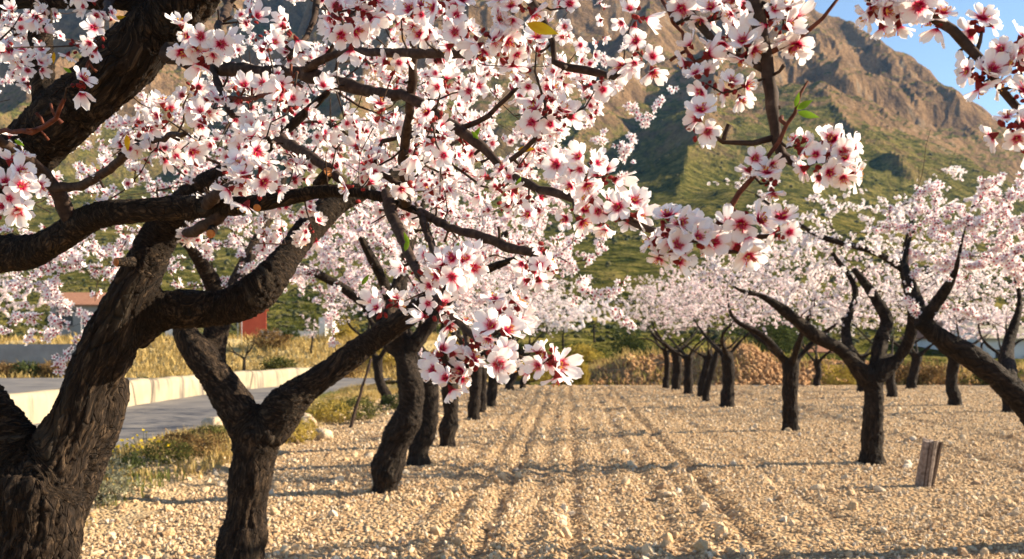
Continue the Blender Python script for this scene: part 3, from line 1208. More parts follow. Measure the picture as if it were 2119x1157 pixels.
def rock_mesh(name, seed, sub, matname, sx=(1, 1, 1), rough=0.35, fl=0.25, smooth=False):
    bm = bmesh.new()
    bmesh.ops.create_icosphere(bm, subdivisions=sub, radius=1.0)
    v = np.array([x.co[:] for x in bm.verts])
    f = np.array([[q.index for q in p.verts] for p in bm.faces])
    bm.free()
    n = fbm(v * 1.3 + seed * 7.7, 3, 0.55)
    v = v * (1 + rough * n)[:, None]
    # a few flat cuts make it angular
    rg = np.random.default_rng(seed)
    for k in range(6):
        d = unit(rg.normal(0, 1, 3))
        h = rg.uniform(0.55, 0.9)
        s = v @ d
        v = v - np.clip(s - h, 0, None)[:, None] * d * 0.9
    v = v * np.asarray(sx)
    return mesh(name, v, f, matname, smooth=smooth)


STONES = []
for k in range(8):
    me = rock_mesh('stone', k, 1 if k < 6 else 2, 'stone', (1, rng.uniform(.65, .95), rng.uniform(.5, .8)))
    STONES.append(bpy.data.objects.new('stone_piece', me))

# gravel: dense near the camera, thinning with distance
bands = [(6.2, 9.5, 800, .008, .027), (9.5, 14, 480, .010, .030), (14, 21, 200, .014, .034), (21, 34.5, 60, .022, .046)]
PT, SZ = [], []
for y0, y1, dens, s0, s1 in bands:
    x1 = y1 * 0.56 + 0.6
    area = (x1 + 3.6) * (y1 - y0)
    n = int(area * dens)
    y = rng.uniform(y0, y1, n)
    x = rng.uniform(-3.9, x1, n)
    keep = (x < y * 0.55 + 0.5) & (x > -y * 0.55 - 0.3)
    x, y = x[keep], y[keep]
    # fewer pieces at the edge to the verge
    t = np.clip((x + 3.9) / 1.0, 0, 1) + 0.4 * vnoise(xy3(x, y, 1.5))
    t = np.minimum(t, 0.72 + 0.45 * vnoise(xy3(x, y, 0.9) + 3))
    keep = rng.uniform(0, 1, len(x)) < t
    x, y = x[keep], y[keep]
    s = s0 + (s1 - s0) * rng.uniform(0, 1, len(x)) ** 3.0
    PT.append(np.column_stack([x, y, field_z(x, y) + 0.25 * s]))
    SZ.append(s)
# a sprinkle of larger stones
n = 1900
y = 6.3 + 26 * rng.uniform(0, 1, n) ** 1.3
x = rng.uniform(-3.7, y * 0.56)
PT.append(np.column_stack([x, y, field_z(x, y) + 0.005]))
SZ.append(0.026 + 0.055 * rng.uniform(0, 1, n) ** 3)
# fallen stones on the verge
n = 2500
y = 6.3 + 26 * rng.uniform(0, 1, n) ** 1.2
x = rng.uniform(-5.3, -3.3, n)
PT.append(np.column_stack([x, y, verge_z(x, y) + 0.003]))
SZ.append(rng.uniform(0.015, 0.05, n))
gv = scatter('gravel', np.vstack(PT), np.concatenate(SZ), STONES, label='pale angular limestone gravel covering the orchard floor')

# ---- grass and herbs
def blades(name, x, y, z, h, matname, w=0.006, lean=0.5, parent=None):
    n = len(x)
    an = rng.uniform(0, 6.28, n)
    d = np.stack([np.cos(an), np.sin(an), np.zeros(n)], 1)
    sd = np.stack([-np.sin(an), np.cos(an), np.zeros(n)], 1) * (w * rng.uniform(.6, 1.4, n))[:, None]
    b = np.stack([x, y, z - 0.01], 1)
    ln = rng.uniform(0.1, lean, n)[:, None] * h[:, None]
    m = b + d * ln * 0.35 + np.array([0, 0, 1]) * h[:, None] * 0.6
    t = b + d * ln + np.array([0, 0, 1]) * h[:, None] * rng.uniform(.85, 1.05, n)[:, None]
    v = np.stack([b - sd, b + sd, m + sd * .8, m - sd * .8, t], 1).reshape(-1, 3)
    k = np.arange(n)[:, None] * 5
    q = k + np.array([[0, 1, 2, 3]])
    tr = k + np.array([[3, 2, 4]])
    return link(name, mesh(name, v, [q, tr], matname), parent)


def patch(n, x0, x1, y0, y1, fr, th, zf, hmin, hmax):
    x = rng.uniform(x0, x1, n)
    y = rng.uniform(y0, y1, n)
    k = vnoise(xy3(x, y, fr) + 7.7) + rng.normal(0, .15, n)
    m = k > th
    x, y = x[m], y[m]
    h = rng.uniform(hmin, hmax, len(x)) * (0.7 + 0.6 * np.clip(k[m] - th, 0, 1))
    return x, y, zf(x, y), h


gd = blades('dry_grass', *patch(26000, -5.85, -3.5, 7, 34, 1.1, -0.05, verge_z, .05, .22), 'grass_dry', 0.007, 0.8)
tag(gd, 'dry straw coloured grass along the verge', None, None, 'stuff')
gg = blades('verge_grass', *patch(16000, -5.85, -3.6, 7, 34, 0.8, 0.15, verge_z, .05, .20), 'grass_green', 0.007, 0.8)
tag(gg, 'short green grass in patches along the verge', None, None, 'stuff')


# dry weeds and dead twigs lying between the wheel tracks
wx = rng.uniform(0.4, 8.5, 9000)
wy = rng.uniform(6.6, 30, 9000)
wk = vnoise(np.stack([wx * .55, wy * .28, wx * 0 + 2], 1)) + rng.normal(0, .12, 9000)
wm = (wk > .42) & (wx < wy * .5)
wx, wy = wx[wm], wy[wm]
wd = blades('field_weeds', wx, wy, field_z(wx, wy), rng.uniform(.015, .06, len(wx)), 'bush_brown', 0.005, 3.0)
tag(wd, 'thin dry weeds and dead stalks lying on the orchard gravel', None, None, 'stuff')


# ---- low parapet wall curving along the road
def parapet():
    pts = smooth_path([(-9.6, 8, 0, 1), (-9.75, 14, 0, 1), (-9.95, 19, 0, 1), (-10.25, 26, 0, 1), (-10.0, 33, 0, 1), (-9.1, 38, 0, 1), (-7.9, 41.3, 0, 1)], 0.35)[:, :3]
    n = len(pts)
    t = unit(np.gradient(pts, axis=0))
    side = np.stack([t[:, 1], -t[:, 0], np.zeros(n)], 1)
    s = np.linspace(0, 1, n)
    h = 0.66 + 0.03 * vnoise(np.stack([s * 40, s * 0, s * 0], 1))
    end = np.clip((1 - s) * n * 0.35 / 0.55, 0, 1)
    h = h * np.sqrt(np.clip(1 - (1 - end) ** 2, 0.15, 1))
    prof = [(0.21, -0.2), (0.20, 0.25), (0.185, 0.50), (0.16, 0.60), (0.09, 0.655), (-0.09, 0.66), (-0.16, 0.60), (-0.19, 0.3), (-0.21, -0.2)]
    V = []
    for (u, z) in prof:
        hh = np.where(z > 0, z / 0.66 * h, z)
        jit = 0.012 * vnoise(pts * 1.7 + z * 9)
        V.append(pts + side * (u + jit)[:, None] + np.array([0, 0, 1]) * (hh - 0.13)[:, None])
    V = np.stack(V, 1)
    k = len(prof)
    v = V.reshape(-1, 3)
    i = np.arange(n - 1)[:, None] * k
    j = np.arange(k - 1)[None]
    q = np.stack([i + j, i + k + j, i + k + j + 1, i + j + 1], -1).reshape(-1, 4)
    caps = [np.arange(k)[None], ((n - 1) * k + np.arange(k))[::-1][None]]
    o = link('parapet_wall', mesh('parapet_wall', v, [q] + caps, 'parapet'))
    tag(o, 'long low cream concrete parapet wall curving beside the asphalt road', 'wall')
    return o


parapet()


# ---- dry grass bank beyond the far road
def bank_z(x, y):
    t = np.clip((y - 46.5) / 10, 0, 1)
    return -0.25 + t * t * (3 - 2 * t) * (1.9 + 0.35 * fbm(xy3(x, y, 0.15), 3)) + 0.10 * fbm(xy3(x, y, 0.8), 3)


bk = grid_mesh('bank', np.arange(-75, 0.1, 0.4), np.arange(45.5, 66, 0.4), bank_z, 'drybank')
tag(bk, kind='structure')
bx, by, bz, bh = patch(16000, -34, -1, 46.5, 62, 0.35, -0.35, bank_z, .15, .5)
bg = blades('bank_grass', bx, by, bz, bh, 'grass_dry', 0.03, 0.8)
tag(bg, 'tall yellow dry grass covering the bank beyond the road', None, None, 'stuff')


# ---- reddish earth bank behind the field
def earth_z(x, y):
    t = np.clip((y - 38.2) / 2.6, 0, 1) * np.clip((49 - y) / 5, 0, 1)
    e = np.clip((x - 2.0) / 3, 0, 1) * np.clip((34 - x) / 6, 0, 1)
    pile = 0.95 * np.exp(-((x - 9.3) / 1.5) ** 2 - ((y - 39.5) / 1.6) ** 2)
    return -0.3 + t * e * (0.85 + 0.75 * fbm(xy3(x, y, 0.22), 3) + 0.25 * fbm(xy3(x, y, 1.7), 3)) + pile + 0.06 * fbm(xy3(x, y, 5), 2)


eb = grid_mesh('earth_bank', np.arange(1, 34.1, 0.16), np.arange(37.6, 49, 0.2), earth_z, 'earth')
tag(eb, kind='structure')
CLODS = []
M['clod'] = simple('earth_clod', [(0.3, (0.22, 0.11, 0.045)), (0.6, (0.42, 0.24, 0.11)), (0.8, (0.56, 0.38, 0.2))], 1.5, bs=0.4, bd=0.2)
for k in range(4):
    CLODS.append(bpy.data.objects.new('clod_piece', rock_mesh('clod', 30 + k, 1, 'clod', (1, .8, .7))))
n = 4200
ex_, ey_, ez_, eh_ = patch(9000, 2, 32, 37.8, 46, 0.5, -0.05, earth_z, .12, .5)
ek = ez_ > -.25
ew = blades('bank_weeds', ex_[ek], ey_[ek], ez_[ek], eh_[ek], 'grass_dry', 0.02, 0.9)
tag(ew, 'dry weeds growing over the earth bank behind the orchard', None, None, 'stuff')
ex_, ey_, ez_, eh_ = patch(5000, 2, 32, 37.8, 46, 0.4, 0.1, earth_z, .12, .4)
ew2 = blades('bank_herbs', ex_, ey_, ez_, eh_, 'bush_olive', 0.025, 0.9)
tag(ew2, 'olive green herbs in patches on the earth bank', None, None, 'stuff')
x = np.concatenate([rng.uniform(2.5, 26, 2600), rng.normal(9.3, 1.1, 1600)])
y = np.concatenate([38.0 + 3.2 * rng.uniform(0, 1, 2600) ** 1.2, rng.normal(39.2, .8, 1600)])
cz = earth_z(x, y)
ck = cz > -0.2
x, y, cz = x[ck], y[ck], cz[ck]
scatter('earth_clods', np.column_stack([x, y, cz + .02]), 0.03 + 0.15 * rng.uniform(0, 1, len(x)) ** 2.2, CLODS, label='reddish earth clods and rubble on the bank behind the orchard')

# ---- scrub over the hillside
M['scrub1'] = simple('dark_scrub', [(0.35, (0.018, 0.026, 0.010)), (0.65, (0.065, 0.072, 0.024))], 3, bs=0.8, bd=0.3)
M['scrub2'] = simple('olive_scrub', [(0.35, (0.045, 0.048, 0.016)), (0.65, (0.14, 0.12, 0.045))], 3, bs=0.8, bd=0.3)
SCR = []
for k in range(6):
    SCR.append(bpy.data.objects.new('scrub_piece', rock_mesh('scrub', 60 + k, 2, 'scrub1' if k % 2 else 'scrub2', (1, 1, .75), rough=0.75)))
n = 15000
y = 60 * (1250 / 60) ** rng.uniform(0, 1, n) ** 0.8
a = rng.uniform(-0.6, 0.6, n)
x = a * y
k = vnoise(np.stack([x * .02, y * .02, x * 0], 1)) + 0.5 * vnoise(np.stack([x * .006, y * .006, x * 0 + 5], 1)) + rng.normal(0, .25, n)
m = k > -0.05
x, y = x[m], y[m]
s = rng.uniform(.3, 1.0, len(x)) ** 1.4 * np.clip(y / 260, 0.4, 1.7)
scatter('hillside_scrub', np.column_stack([x, y, terrain_z(x, y) + s * .2]), s, SCR, label='dark green scrub dotted over the dry hillside', flat=0.92)

# ================================================================== ALMOND TREES
# ---- the old tree in the left foreground
def near_tree():
    base = np.array([*P(62, 1569, 3.5)[:2], -0.02])
    root = empty('almond_tree', base)
    tag(root, 'old almond tree in left foreground with thick dark limbs and large near blossoms', 'almond tree', TREE_GROUP)
    trunk = L([(40, 1600, 125), (52, 1400, 112), (62, 1157, 100), (70, 1060, 98), (78, 980, 92)], 3.5)
    limb_b = L([(85, 1010, 80), (125, 930, 68), (168, 840, 58), (215, 735, 54), (262, 630, 52), (300, 545, 46), (335, 478, 40), (410, 400, 30, 3.4), (500, 340, 22, 3.3), (600, 262, 15, 3.2), (690, 180, 9, 3.1)], 3.5)
    limb_c = L([(60, 1010, 85), (18, 920, 68), (-50, 830, 62, 3.45), (-150, 720, 58, 3.3), (-170, 620, 54, 3.15), (-90, 545, 46, 3.0), (0, 528, 42, 2.95), (70, 518, 40, 2.9), (140, 480, 38, 2.85), (200, 447, 36, 2.8),
                (290, 436, 32, 2.75), (400, 430, 28, 2.7), (480, 428, 25, 2.65), (580, 412, 22, 2.6), (680, 395, 18, 2.55), (780, 405, 14, 2.5), (870, 440, 10, 2.45)], 3.5)
    limb_d = L([(-170, 640, 52, 3.15), (-110, 500, 56, 3.05), (-20, 385, 56, 2.95), (70, 300, 58, 2.85), (165, 210, 62, 2.8), (260, 125, 66, 2.75), (350, 40, 70, 2.7), (440, -70, 66, 2.65), (560, -190, 55, 2.55)], 3.0)
    limb_e = L([(270, 690, 40), (330, 645, 44), (400, 640, 45), (475, 632, 43), (540, 598, 40), (590, 540, 34, 3.6), (640, 475, 29, 3.7), (695, 420, 25, 3.75), (770, 385, 20, 3.8), (860, 340, 14, 3.9), (960, 280, 9, 4.0)], 3.55)
    stub = L([(95, 1120, 70, 3.66), (130, 1020, 62, 3.68), (172, 930, 52, 3.7), (212, 865, 43, 3.72), (240, 815, 30, 3.74), (256, 780, 14, 3.75)], 3.65)
    limb_v = L([(110, 290, 30, 2.84), (92, 190, 27, 2.84), (84, 90, 25, 2.84), (86, 0, 24, 2.84), (80, -120, 20, 2.84)], 2.84)
    limb_t = L([(-120, 0, 20, 2.8), (0, 6, 17, 2.78), (100, 2, 17, 2.75), (230, 2, 20, 2.72), (330, 5, 24, 2.7)], 2.8)
    knots = [(P(115, 520, 2.78), 0.038), (P(330, 42, 2.52), 0.03), (P(520, 625, 3.42), 0.03), (P(255, 445, 2.70), 0.02)]
    wood_skin('trunk', [trunk, limb_b, limb_c, limb_d, limb_e, stub, limb_v, limb_t], 0.0085, root, base, 'bark', knots, 1.0)
    sk = Skel()
    for p in (limb_b[5:], limb_c[5:], limb_d[2:], limb_e[2:], limb_v, limb_t):
        sk.add_path(smooth_path(p, 0.10))
    # branches, traced one by one: (px, py, half width, Z)
    BR = [
        # right-going limb out of the thick one at the top
        ([(350, 110, 20, 2.66), (420, 135, 15, 2.55), (500, 146, 14, 2.45), (620, 152, 14, 2.35), (720, 178, 14, 2.25), (790, 196, 13, 2.15), (860, 205, 11, 2.05), (940, 265, 11, 1.98), (1000, 305, 11, 1.92), (1035, 345, 9, 1.88), (1095, 384, 9, 1.8), (1190, 412, 9, 1.7), (1270, 442, 9, 1.6), (1345, 474, 8, 1.52), (1410, 492, 7, 1.5), (1475, 490, 6, 1.48)], 'twig'),
        ([(1475, 490, 5.5, 1.48), (1560, 492, 5, 1.47), (1625, 484, 4.5, 1.46)], 'twig'),
        ([(1470, 490, 6, 1.48), (1510, 430, 6, 1.47), (1560, 365, 5.5, 1.46), (1610, 290, 5, 1.45), (1640, 232, 4.5, 1.44), (1658, 190, 3.5, 1.44), (1672, 168, 2, 1.44)], 'twig_red'),
        ([(1480, 495, 5, 1.48), (1510, 520, 5, 1.48), (1540, 520, 4, 1.47)], 'twig'),
        # overhead bough, mostly above the frame
        ([(500, -130, 48, 2.6), (700, -170, 36, 2.3), (900, -120, 30, 2.0), (1150, -110, 26, 1.75), (1400, -95, 23, 1.6), (1560, -80, 20, 1.5), (1720, -55, 16, 1.45), (1860, -10, 11, 1.42), (1940, 35, 11, 1.4), (2000, 92, 11, 1.4), (2042, 132, 10, 1.39), (2075, 185, 8, 1.38), (2115, 228, 8, 1.37), (2165, 280, 5, 1.36)], 'twig'),
        ([(1555, -80, 18, 1.5), (1560, 0, 16, 1.5), (1578, 80, 15, 1.5), (1590, 160, 14, 1.5), (1597, 225, 13, 1.49), (1604, 290, 11, 1.49), (1640, 340, 10, 1.48), (1668, 352, 8, 1.47)], 'twig'),
        ([(1600, 285, 7, 1.49), (1560, 296, 6, 1.49), (1500, 288, 5, 1.5), (1455, 268, 4, 1.5)], 'twig'),
        ([(1590, 150, 8, 1.5), (1545, 130, 8, 1.52), (1500, 100, 9, 1.54), (1450, 50, 9, 1.56), (1418, 0, 9, 1.58), (1400, -95, 9, 1.6)], 'twig'),
        ([(1545, 128, 6, 1.52), (1600, 105, 6, 1.5), (1650, 75, 5, 1.48), (1700, 32, 4, 1.46), (1740, -10, 3, 1.45)], 'twig_red'),
        ([(1480, 115, 4, 1.55), (1440, 130, 4, 1.56), (1410, 70, 4, 1.57), (1370, 0, 4, 1.6)], 'twig_red'),
        ([(2000, 92, 6, 1.4), (2015, 110, 6, 1.4), (2000, 125, 4, 1.4)], 'twig'),
        ([(2020, 110, 5, 1.4), (2030, 85, 4, 1.4), (2032, 65, 3, 1.4)], 'twig'),
        # uprights and hanging twigs in the middle
        ([(840, 420, 12, 2.45), (835, 330, 10, 2.3), (848, 220, 10, 2.1), (856, 110, 8, 2.0), (850, 20, 7, 1.95), (860, -90, 7, 1.95)], 'twig'),
        ([(800, 400, 13, 2.48), (815, 455, 13, 2.35), (838, 505, 11, 2.2), (862, 560, 9, 2.05), (900, 615, 8, 1.85), (950, 665, 8, 1.7), (1005, 712, 6, 1.6), (1060, 735, 5, 1.57), (1105, 748, 5, 1.55)], 'twig'),
        ([(960, 672, 6, 1.7), (965, 720, 5, 1.63), (945, 765, 4, 1.58)], 'twig'),
        ([(870, 440, 10, 2.45), (930, 470, 9, 2.3), (1000, 490, 10, 2.15), (1060, 515, 10, 2.05), (1105, 522, 8, 1.95), (1130, 520, 5, 1.9)], 'twig'),
        ([(870, 438, 9, 2.45), (890, 500, 8, 2.25), (905, 545, 7, 2.0)], 'twig'),
        ([(940, 268, 7, 1.98), (1010, 240, 6, 1.95), (1075, 175, 5, 1.9)], 'twig'),
        ([(1035, 345, 6, 1.88), (1090, 310, 5, 1.85), (1130, 262, 5, 1.8)], 'twig'),
        ([(1190, 412, 6, 1.7), (1205, 380, 5, 1.68), (1215, 355, 4, 1.66)], 'twig'),
        ([(1000, -115, 12, 1.9), (1100, 0, 9, 1.85), (1145, 90, 7, 1.85), (1148, 128, 8, 1.85), (1210, 145, 8, 1.83), (1270, 160, 6, 1.8), (1310, 120, 4, 1.75)], 'twig'),
        ([(620, 152, 9, 2.35), (700, 110, 8, 2.2), (780, 108, 9, 2.0), (880, 110, 9, 1.85), (980, 112, 9, 1.72), (1050, 90, 7, 1.62)], 'twig'),
        ([(440, 140, 8, 2.5), (460, 200, 8, 2.4), (482, 240, 7, 2.3)], 'twig'),
        ([(462, 205, 6, 2.4), (520, 202, 5, 2.2), (575, 190, 4, 2.0), (615, 150, 3.5, 1.9)], 'twig_red'),
        ([(560, 275, 12, 3.2), (600, 300, 11, 2.9), (660, 335, 11, 2.7), (710, 375, 9, 2.6)], 'twig'),
        ([(420, 430, 15, 2.7), (455, 400, 12, 2.55), (500, 375, 9, 2.3), (520, 345, 7, 2.0)], 'twig'),
        ([(150, 462, 16, 2.82), (125, 410, 16, 2.8), (90, 360, 14, 2.75), (50, 325, 11, 2.65), (5, 295, 10, 2.5), (-60, 260, 8, 2.4)], 'twig'),
        ([(110, 388, 10, 2.78), (165, 384, 9, 2.7), (220, 355, 9, 2.55), (270, 312, 9, 2.4), (330, 288, 7, 2.25), (385, 275, 5, 2.1)], 'twig'),
        ([(-60, 270, 6, 2.2), (20, 272, 5.5, 2.0), (80, 268, 5.5, 1.95), (115, 245, 5, 1.9), (133, 205, 4, 1.85)], 'twig_red'),
        ([(430, -60, 14, 2.6), (470, 0, 10, 2.4), (455, 50, 7, 2.1), (440, 85, 5, 1.9)], 'twig'),
        ([(690, -165, 14, 2.3), (740, -60, 10, 2.1), (735, 20, 7, 1.95), (725, 60, 5, 1.9)], 'twig'),
        ([(230, -10, 10, 2.72), (215, 40, 6, 2.4), (200, 80, 4, 2.1)], 'twig'),
        ([(195, 85, 4, 2.05), (195, 110, 3.5, 2.0), (175, 150, 3, 1.95), (168, 172, 3, 1.95)], 'twig_red'),
        ([(-150, 330, 7, 2.2), (-60, 360, 6, 1.9), (10, 385, 5, 1.7)], 'twig'),
        ([(460, 440, 14, 2.66), (435, 460, 13, 2.68), (400, 480, 11, 2.8), (385, 482, 9, 2.85)], 'twig'),
        ([(560, -150, 12, 2.5), (650, -20, 8, 2.4), (640, 60, 6, 2.3), (600, 120, 5, 2.2)], 'twig'),
    ]
    nt = sk.n
    for pts, m in BR:
        sp = smooth_path(L(pts, 2), 0.03)
        sp[1:-1, :3] += rng.normal(0, 0.0016, (len(sp) - 2, 3))
        sp[:, 3] *= 1 + 0.16 * vnoise(sp[:, :3] * 34)
        v, q, t = tube(sp[:, :3], sp[:, 3], 9, knob=0.08)
        # spurs: short knobbly side shoots
        bb = Bag()
        bb.add(v, q, t)
        for k in range(int(len(sp) * 0.30)):
            i = rng.integers(1, len(sp) - 1)
            tdir = unit(sp[i + 1, :3] - sp[i - 1, :3])
            d = rng.normal(0, 1, 3)
            d = unit(d - tdir * (d @ tdir) * 0.8)
            ln = rng.uniform(.008, .028)
            s0 = sp[i, :3]
            pts3 = np.array([s0, s0 + d * (sp[i, 3] + ln * .5) + rng.normal(0, .002, 3), s0 + d * (sp[i, 3] + ln)])
            v2, q2, t2 = tube(pts3, np.array([.0028, .0026, .0032]) * rng.uniform(.8, 1.4), 5, knob=.2)
            bb.add(v2, q2, t2)
        bb.build('branch', m, root, base, True)
        sk.add_path(smooth_path(L(pts, 2), 0.06))
    # flower clusters: (px, py, spread px, count, Z)
    CL = [(165, 172, 26, 2, 1.85), (205, 85, 34, 3, 1.95), (150, 95, 20, 2, 2.0), (8, 100, 26, 2, 1.9), (28, 385, 62, 9, 1.62), (20, 430, 40, 4, 1.62), (398, 78, 40, 6, 1.8), (450, 95, 30, 5, 1.8), (375, 105, 20, 2, 1.85), (430, 130, 20, 3, 1.8),
          (520, 35, 26, 3, 2.1), (555, 95, 34, 4, 2.05), (600, 60, 26, 3, 2.1), (350, 250, 40, 4, 1.95), (300, 262, 22, 2, 1.95), (425, 248, 30, 3, 1.95), (400, 318, 28, 3, 1.95), (390, 195, 30, 3, 2.1),
          (520, 310, 46, 5, 1.75), (525, 375, 55, 8, 1.68), (495, 350, 40, 4, 1.7), (600, 215, 42, 5, 1.85), (500, 195, 26, 3, 2.1), (560, 180, 24, 2, 2.0), (675, 185, 24, 2, 2.2), (648, 475, 24, 3, 2.9),
          (745, 318, 26, 1, 2.0), (740, 395, 30, 2, 2.0), (770, 345, 20, 1, 2.2), (720, 55, 44, 7, 1.75), (760, 20, 36, 4, 1.75), (700, 25, 34, 4, 1.8), (820, 140, 34, 4, 1.95), (790, 235, 30, 3, 2.0), (830, 40, 30, 3, 1.85), (875, 75, 34, 4, 1.75),
          (865, 30, 34, 4, 1.75), (930, 25, 36, 4, 1.65), (950, 70, 36, 4, 1.65), (905, 130, 26, 2, 1.85), (915, 175, 22, 2, 1.95), (1010, 75, 42, 6, 1.58), (1050, 100, 40, 5, 1.58), (1060, 30, 44, 6, 1.58), (1090, 20, 24, 2, 1.6), (1110, 100, 28, 2, 1.75),
          (1080, 170, 34, 4, 1.85), (975, 185, 24, 2, 2.1), (1130, 240, 40, 5, 1.72), (1165, 245, 30, 3, 1.72), (1125, 205, 26, 2, 1.75), (1100, 255, 22, 1, 1.72), (895, 255, 40, 4, 1.9), (860, 305, 26, 1, 1.9), (915, 320, 40, 4, 1.85), (960, 300, 26, 2, 2.0), (970, 330, 24, 3, 2.1),
          (910, 402, 32, 2, 1.85), (845, 385, 34, 3, 1.95), (1040, 380, 34, 4, 1.85), (1095, 420, 38, 4, 1.8), (1210, 345, 46, 6, 1.62), (1165, 345, 30, 2, 1.66), (1255, 365, 26, 3, 1.7), (1235, 435, 36, 4, 1.62), (1190, 450, 30, 3, 1.66), (1295, 440, 40, 5, 1.55), (1250, 470, 26, 2, 1.62),
          (1385, 480, 46, 7, 1.45), (1420, 500, 40, 5, 1.45), (1380, 520, 34, 4, 1.45), (1475, 500, 24, 3, 1.47), (1542, 458, 34, 3, 1.45), (1620, 480, 30, 3, 1.45), (1535, 525, 22, 2, 1.47), (1500, 470, 20, 1, 1.47),
          (1130, 512, 22, 1, 1.85), (1115, 560, 38, 5, 1.85), (1090, 545, 26, 2, 1.9), (860, 565, 34, 2, 1.8), (925, 570, 46, 7, 1.72), (975, 550, 40, 5, 1.75), (950, 530, 36, 4, 1.78), (905, 540, 26, 2, 1.75), (800, 640, 38, 4, 1.85), (910, 655, 38, 3, 1.72), (890, 630, 26, 2, 1.74),
          (1040, 645, 40, 5, 1.62), (1060, 660, 34, 4, 1.62), (1030, 690, 36, 4, 1.58), (1025, 740, 34, 4, 1.56), (960, 695, 30, 3, 1.7), (920, 760, 36, 5, 1.56), (935, 785, 30, 3, 1.55), (905, 735, 26, 2, 1.58), (970, 755, 24, 2, 1.58), (1125, 750, 40, 6, 1.5), (1145, 735, 24, 2, 1.5), (975, 720, 24, 2, 1.6),
          (1320, 108, 34, 4, 1.72), (1345, 130, 22, 2, 1.72), (1240, 172, 32, 3, 1.72), (1310, 35, 30, 4, 1.8), (1290, 130, 18, 2, 1.8), (1180, 15, 24, 3, 1.9), (1440, 125, 34, 3, 1.52), (1460, 172, 34, 3, 1.5), (1520, 188, 34, 4, 1.48), (1452, 262, 32, 4, 1.48), (1495, 90, 30, 3, 1.54), (1540, 95, 32, 4, 1.5),
          (1480, 25, 36, 4, 1.56), (1530, 25, 36, 4, 1.54), (1410, 20, 26, 2, 1.58), (1620, 60, 36, 4, 1.5), (1640, 95, 30, 3, 1.5), (1590, 25, 28, 3, 1.5), (1640, 30, 24, 2, 1.5), (1565, 335, 30, 3, 1.46), (1592, 380, 24, 2, 1.45), (1650, 300, 30, 3, 1.46), (1690, 335, 42, 5, 1.44), (1748, 310, 40, 5, 1.44), (1740, 345, 34, 4, 1.44), (1715, 300, 24, 2, 1.44),
          (1815, 25, 32, 4, 1.42), (1845, 30, 30, 4, 1.42), (1795, 0, 30, 3, 1.42), (1915, 10, 34, 4, 1.4), (1945, 45, 22, 2, 1.4), (1880, 5, 24, 2, 1.41), (2030, 55, 26, 3, 1.4), (2020, 155, 34, 4, 1.38), (2045, 165, 26, 2, 1.38), (2095, 100, 34, 4, 1.37), (2110, 140, 36, 5, 1.37), (2115, 200, 24, 2, 1.36), (2090, 270, 34, 4, 1.36), (2115, 290, 26, 3, 1.36)]
    C = np.array([P(c[0], c[1], c[4]) for c in CL])
    sk.grow(C, step=0.05, curl=0.15, wob=0.25)
    hp, hn, hs = [], [], []
    bud = []
    for (px, py, sp, n, Z), c in zip(CL, C):
        rr = sp / FPX * Z
        got = []
        tries = 0
        while len(got) < n and tries < 200:
            tries += 1
            d = unit(rng.normal(0, 1, 3) + np.array([0, -0.75, 0.05]))
            p = c + d * rr * rng.uniform(0.55, 1.1)
            if all(np.linalg.norm(p - g) > 0.021 for g in got) or tries > 150:
                got.append(p)
                hp.append(p)
                hn.append(unit(d + rng.normal(0, .28, 3)))
                hs.append(rng.uniform(.0185, .0285))
        for k in range(2 + n):
            bud.append(c + rng.normal(0, 1, 3) * rr * 0.35)
    hp, hn, hs = np.array(hp), np.array(hn), np.array(hs)
    # finer twigs with smaller blossoms deeper in the crown
    att = []
    for k in range(500):
        Z = rng.uniform(2.2, 3.5)
        px = rng.uniform(-80, 1250)
        lim = 520 - 0.12 * max(0, px - 500)
        py = rng.uniform(-60, lim)
        if px < 420 and py > 330 and rng.uniform() < 0.8:
            continue
        ld = abs((px - 0) * 0.688 + (py - 380) * 0.726)
        if px < 450 and ld < 105 and Z < 3.0:
            continue
        if px < 720 and 400 < py < 545 and Z < 2.9:
            continue
        if px > 1000 and rng.uniform() < 0.5:
            continue
        att.append(P(px, py, Z))
    att = np.array(att)
    nch = len(sk.chains)
    sk.grow(att, step=0.07, curl=0.3)
    sk.radii(tip=0.0019, ex=0.45, cap=0.014)
    bag = Bag()
    sk.mesh_chains(bag, 5, knob=0.2)
    tw = bag.build('twigs', 'twig', root, base)
    tw['kind'] = 'stuff'
    sk.chains = sk.chains[nch:]
    pos, nn, sz = blossom_points(sk, 1900, 0.006, 0.0215, per=3.4, spread=0.026)
    dep = np.maximum(hp[:, 1], .5)
    order = np.argsort(-(hs / dep))
    px = HX + hp[:, 0] / dep * FPX
    py = HY - (hp[:, 2] - CAM_H) / dep * FPX
    inside = (px > -20) & (px < 2140) & (py > -20)
    order = np.array([i for i in order if inside[i]] + [i for i in order if not inside[i]])
    for i in order[:300]:
        single_flower(hp[i], hn[i], hs[i], root, base)
    rest = order[300:]
    print('near flowers', len(hp), 'rest', len(rest))
    joined_flowers('blossom', np.vstack([pos, hp[rest]]), np.vstack([nn, hn[rest]]), np.concatenate([sz, hs[rest]]), T_NEAR, root, base)
    # dark red bud scales in the middle of the clusters
    bud = np.array(bud)
    bm = bmesh.new()
    bmesh.ops.create_icosphere(bm, subdivisions=1, radius=1)
    bv = np.array([x.co[:] for x in bm.verts]) * np.array([.0038, .0038, .0065])
    bf = np.array([[q.index for q in p.verts] for p in bm.faces])
    bm.free()
    F = frames(unit(rng.normal(0, 1, (len(bud), 3))), rng.uniform(0, 6, len(bud)))
    v = np.einsum('kij,vj->kvi', F, bv) * rng.uniform(.7, 1.3, (len(bud), 1, 1)) + (bud - base)[:, None]
    f = (bf[None] + (np.arange(len(bud)) * len(bv))[:, None, None]).reshape(-1, 3)
    o = link('buds', mesh('buds', v.reshape(-1, 3), f, 'calyx'), root)
    o['kind'] = 'stuff'
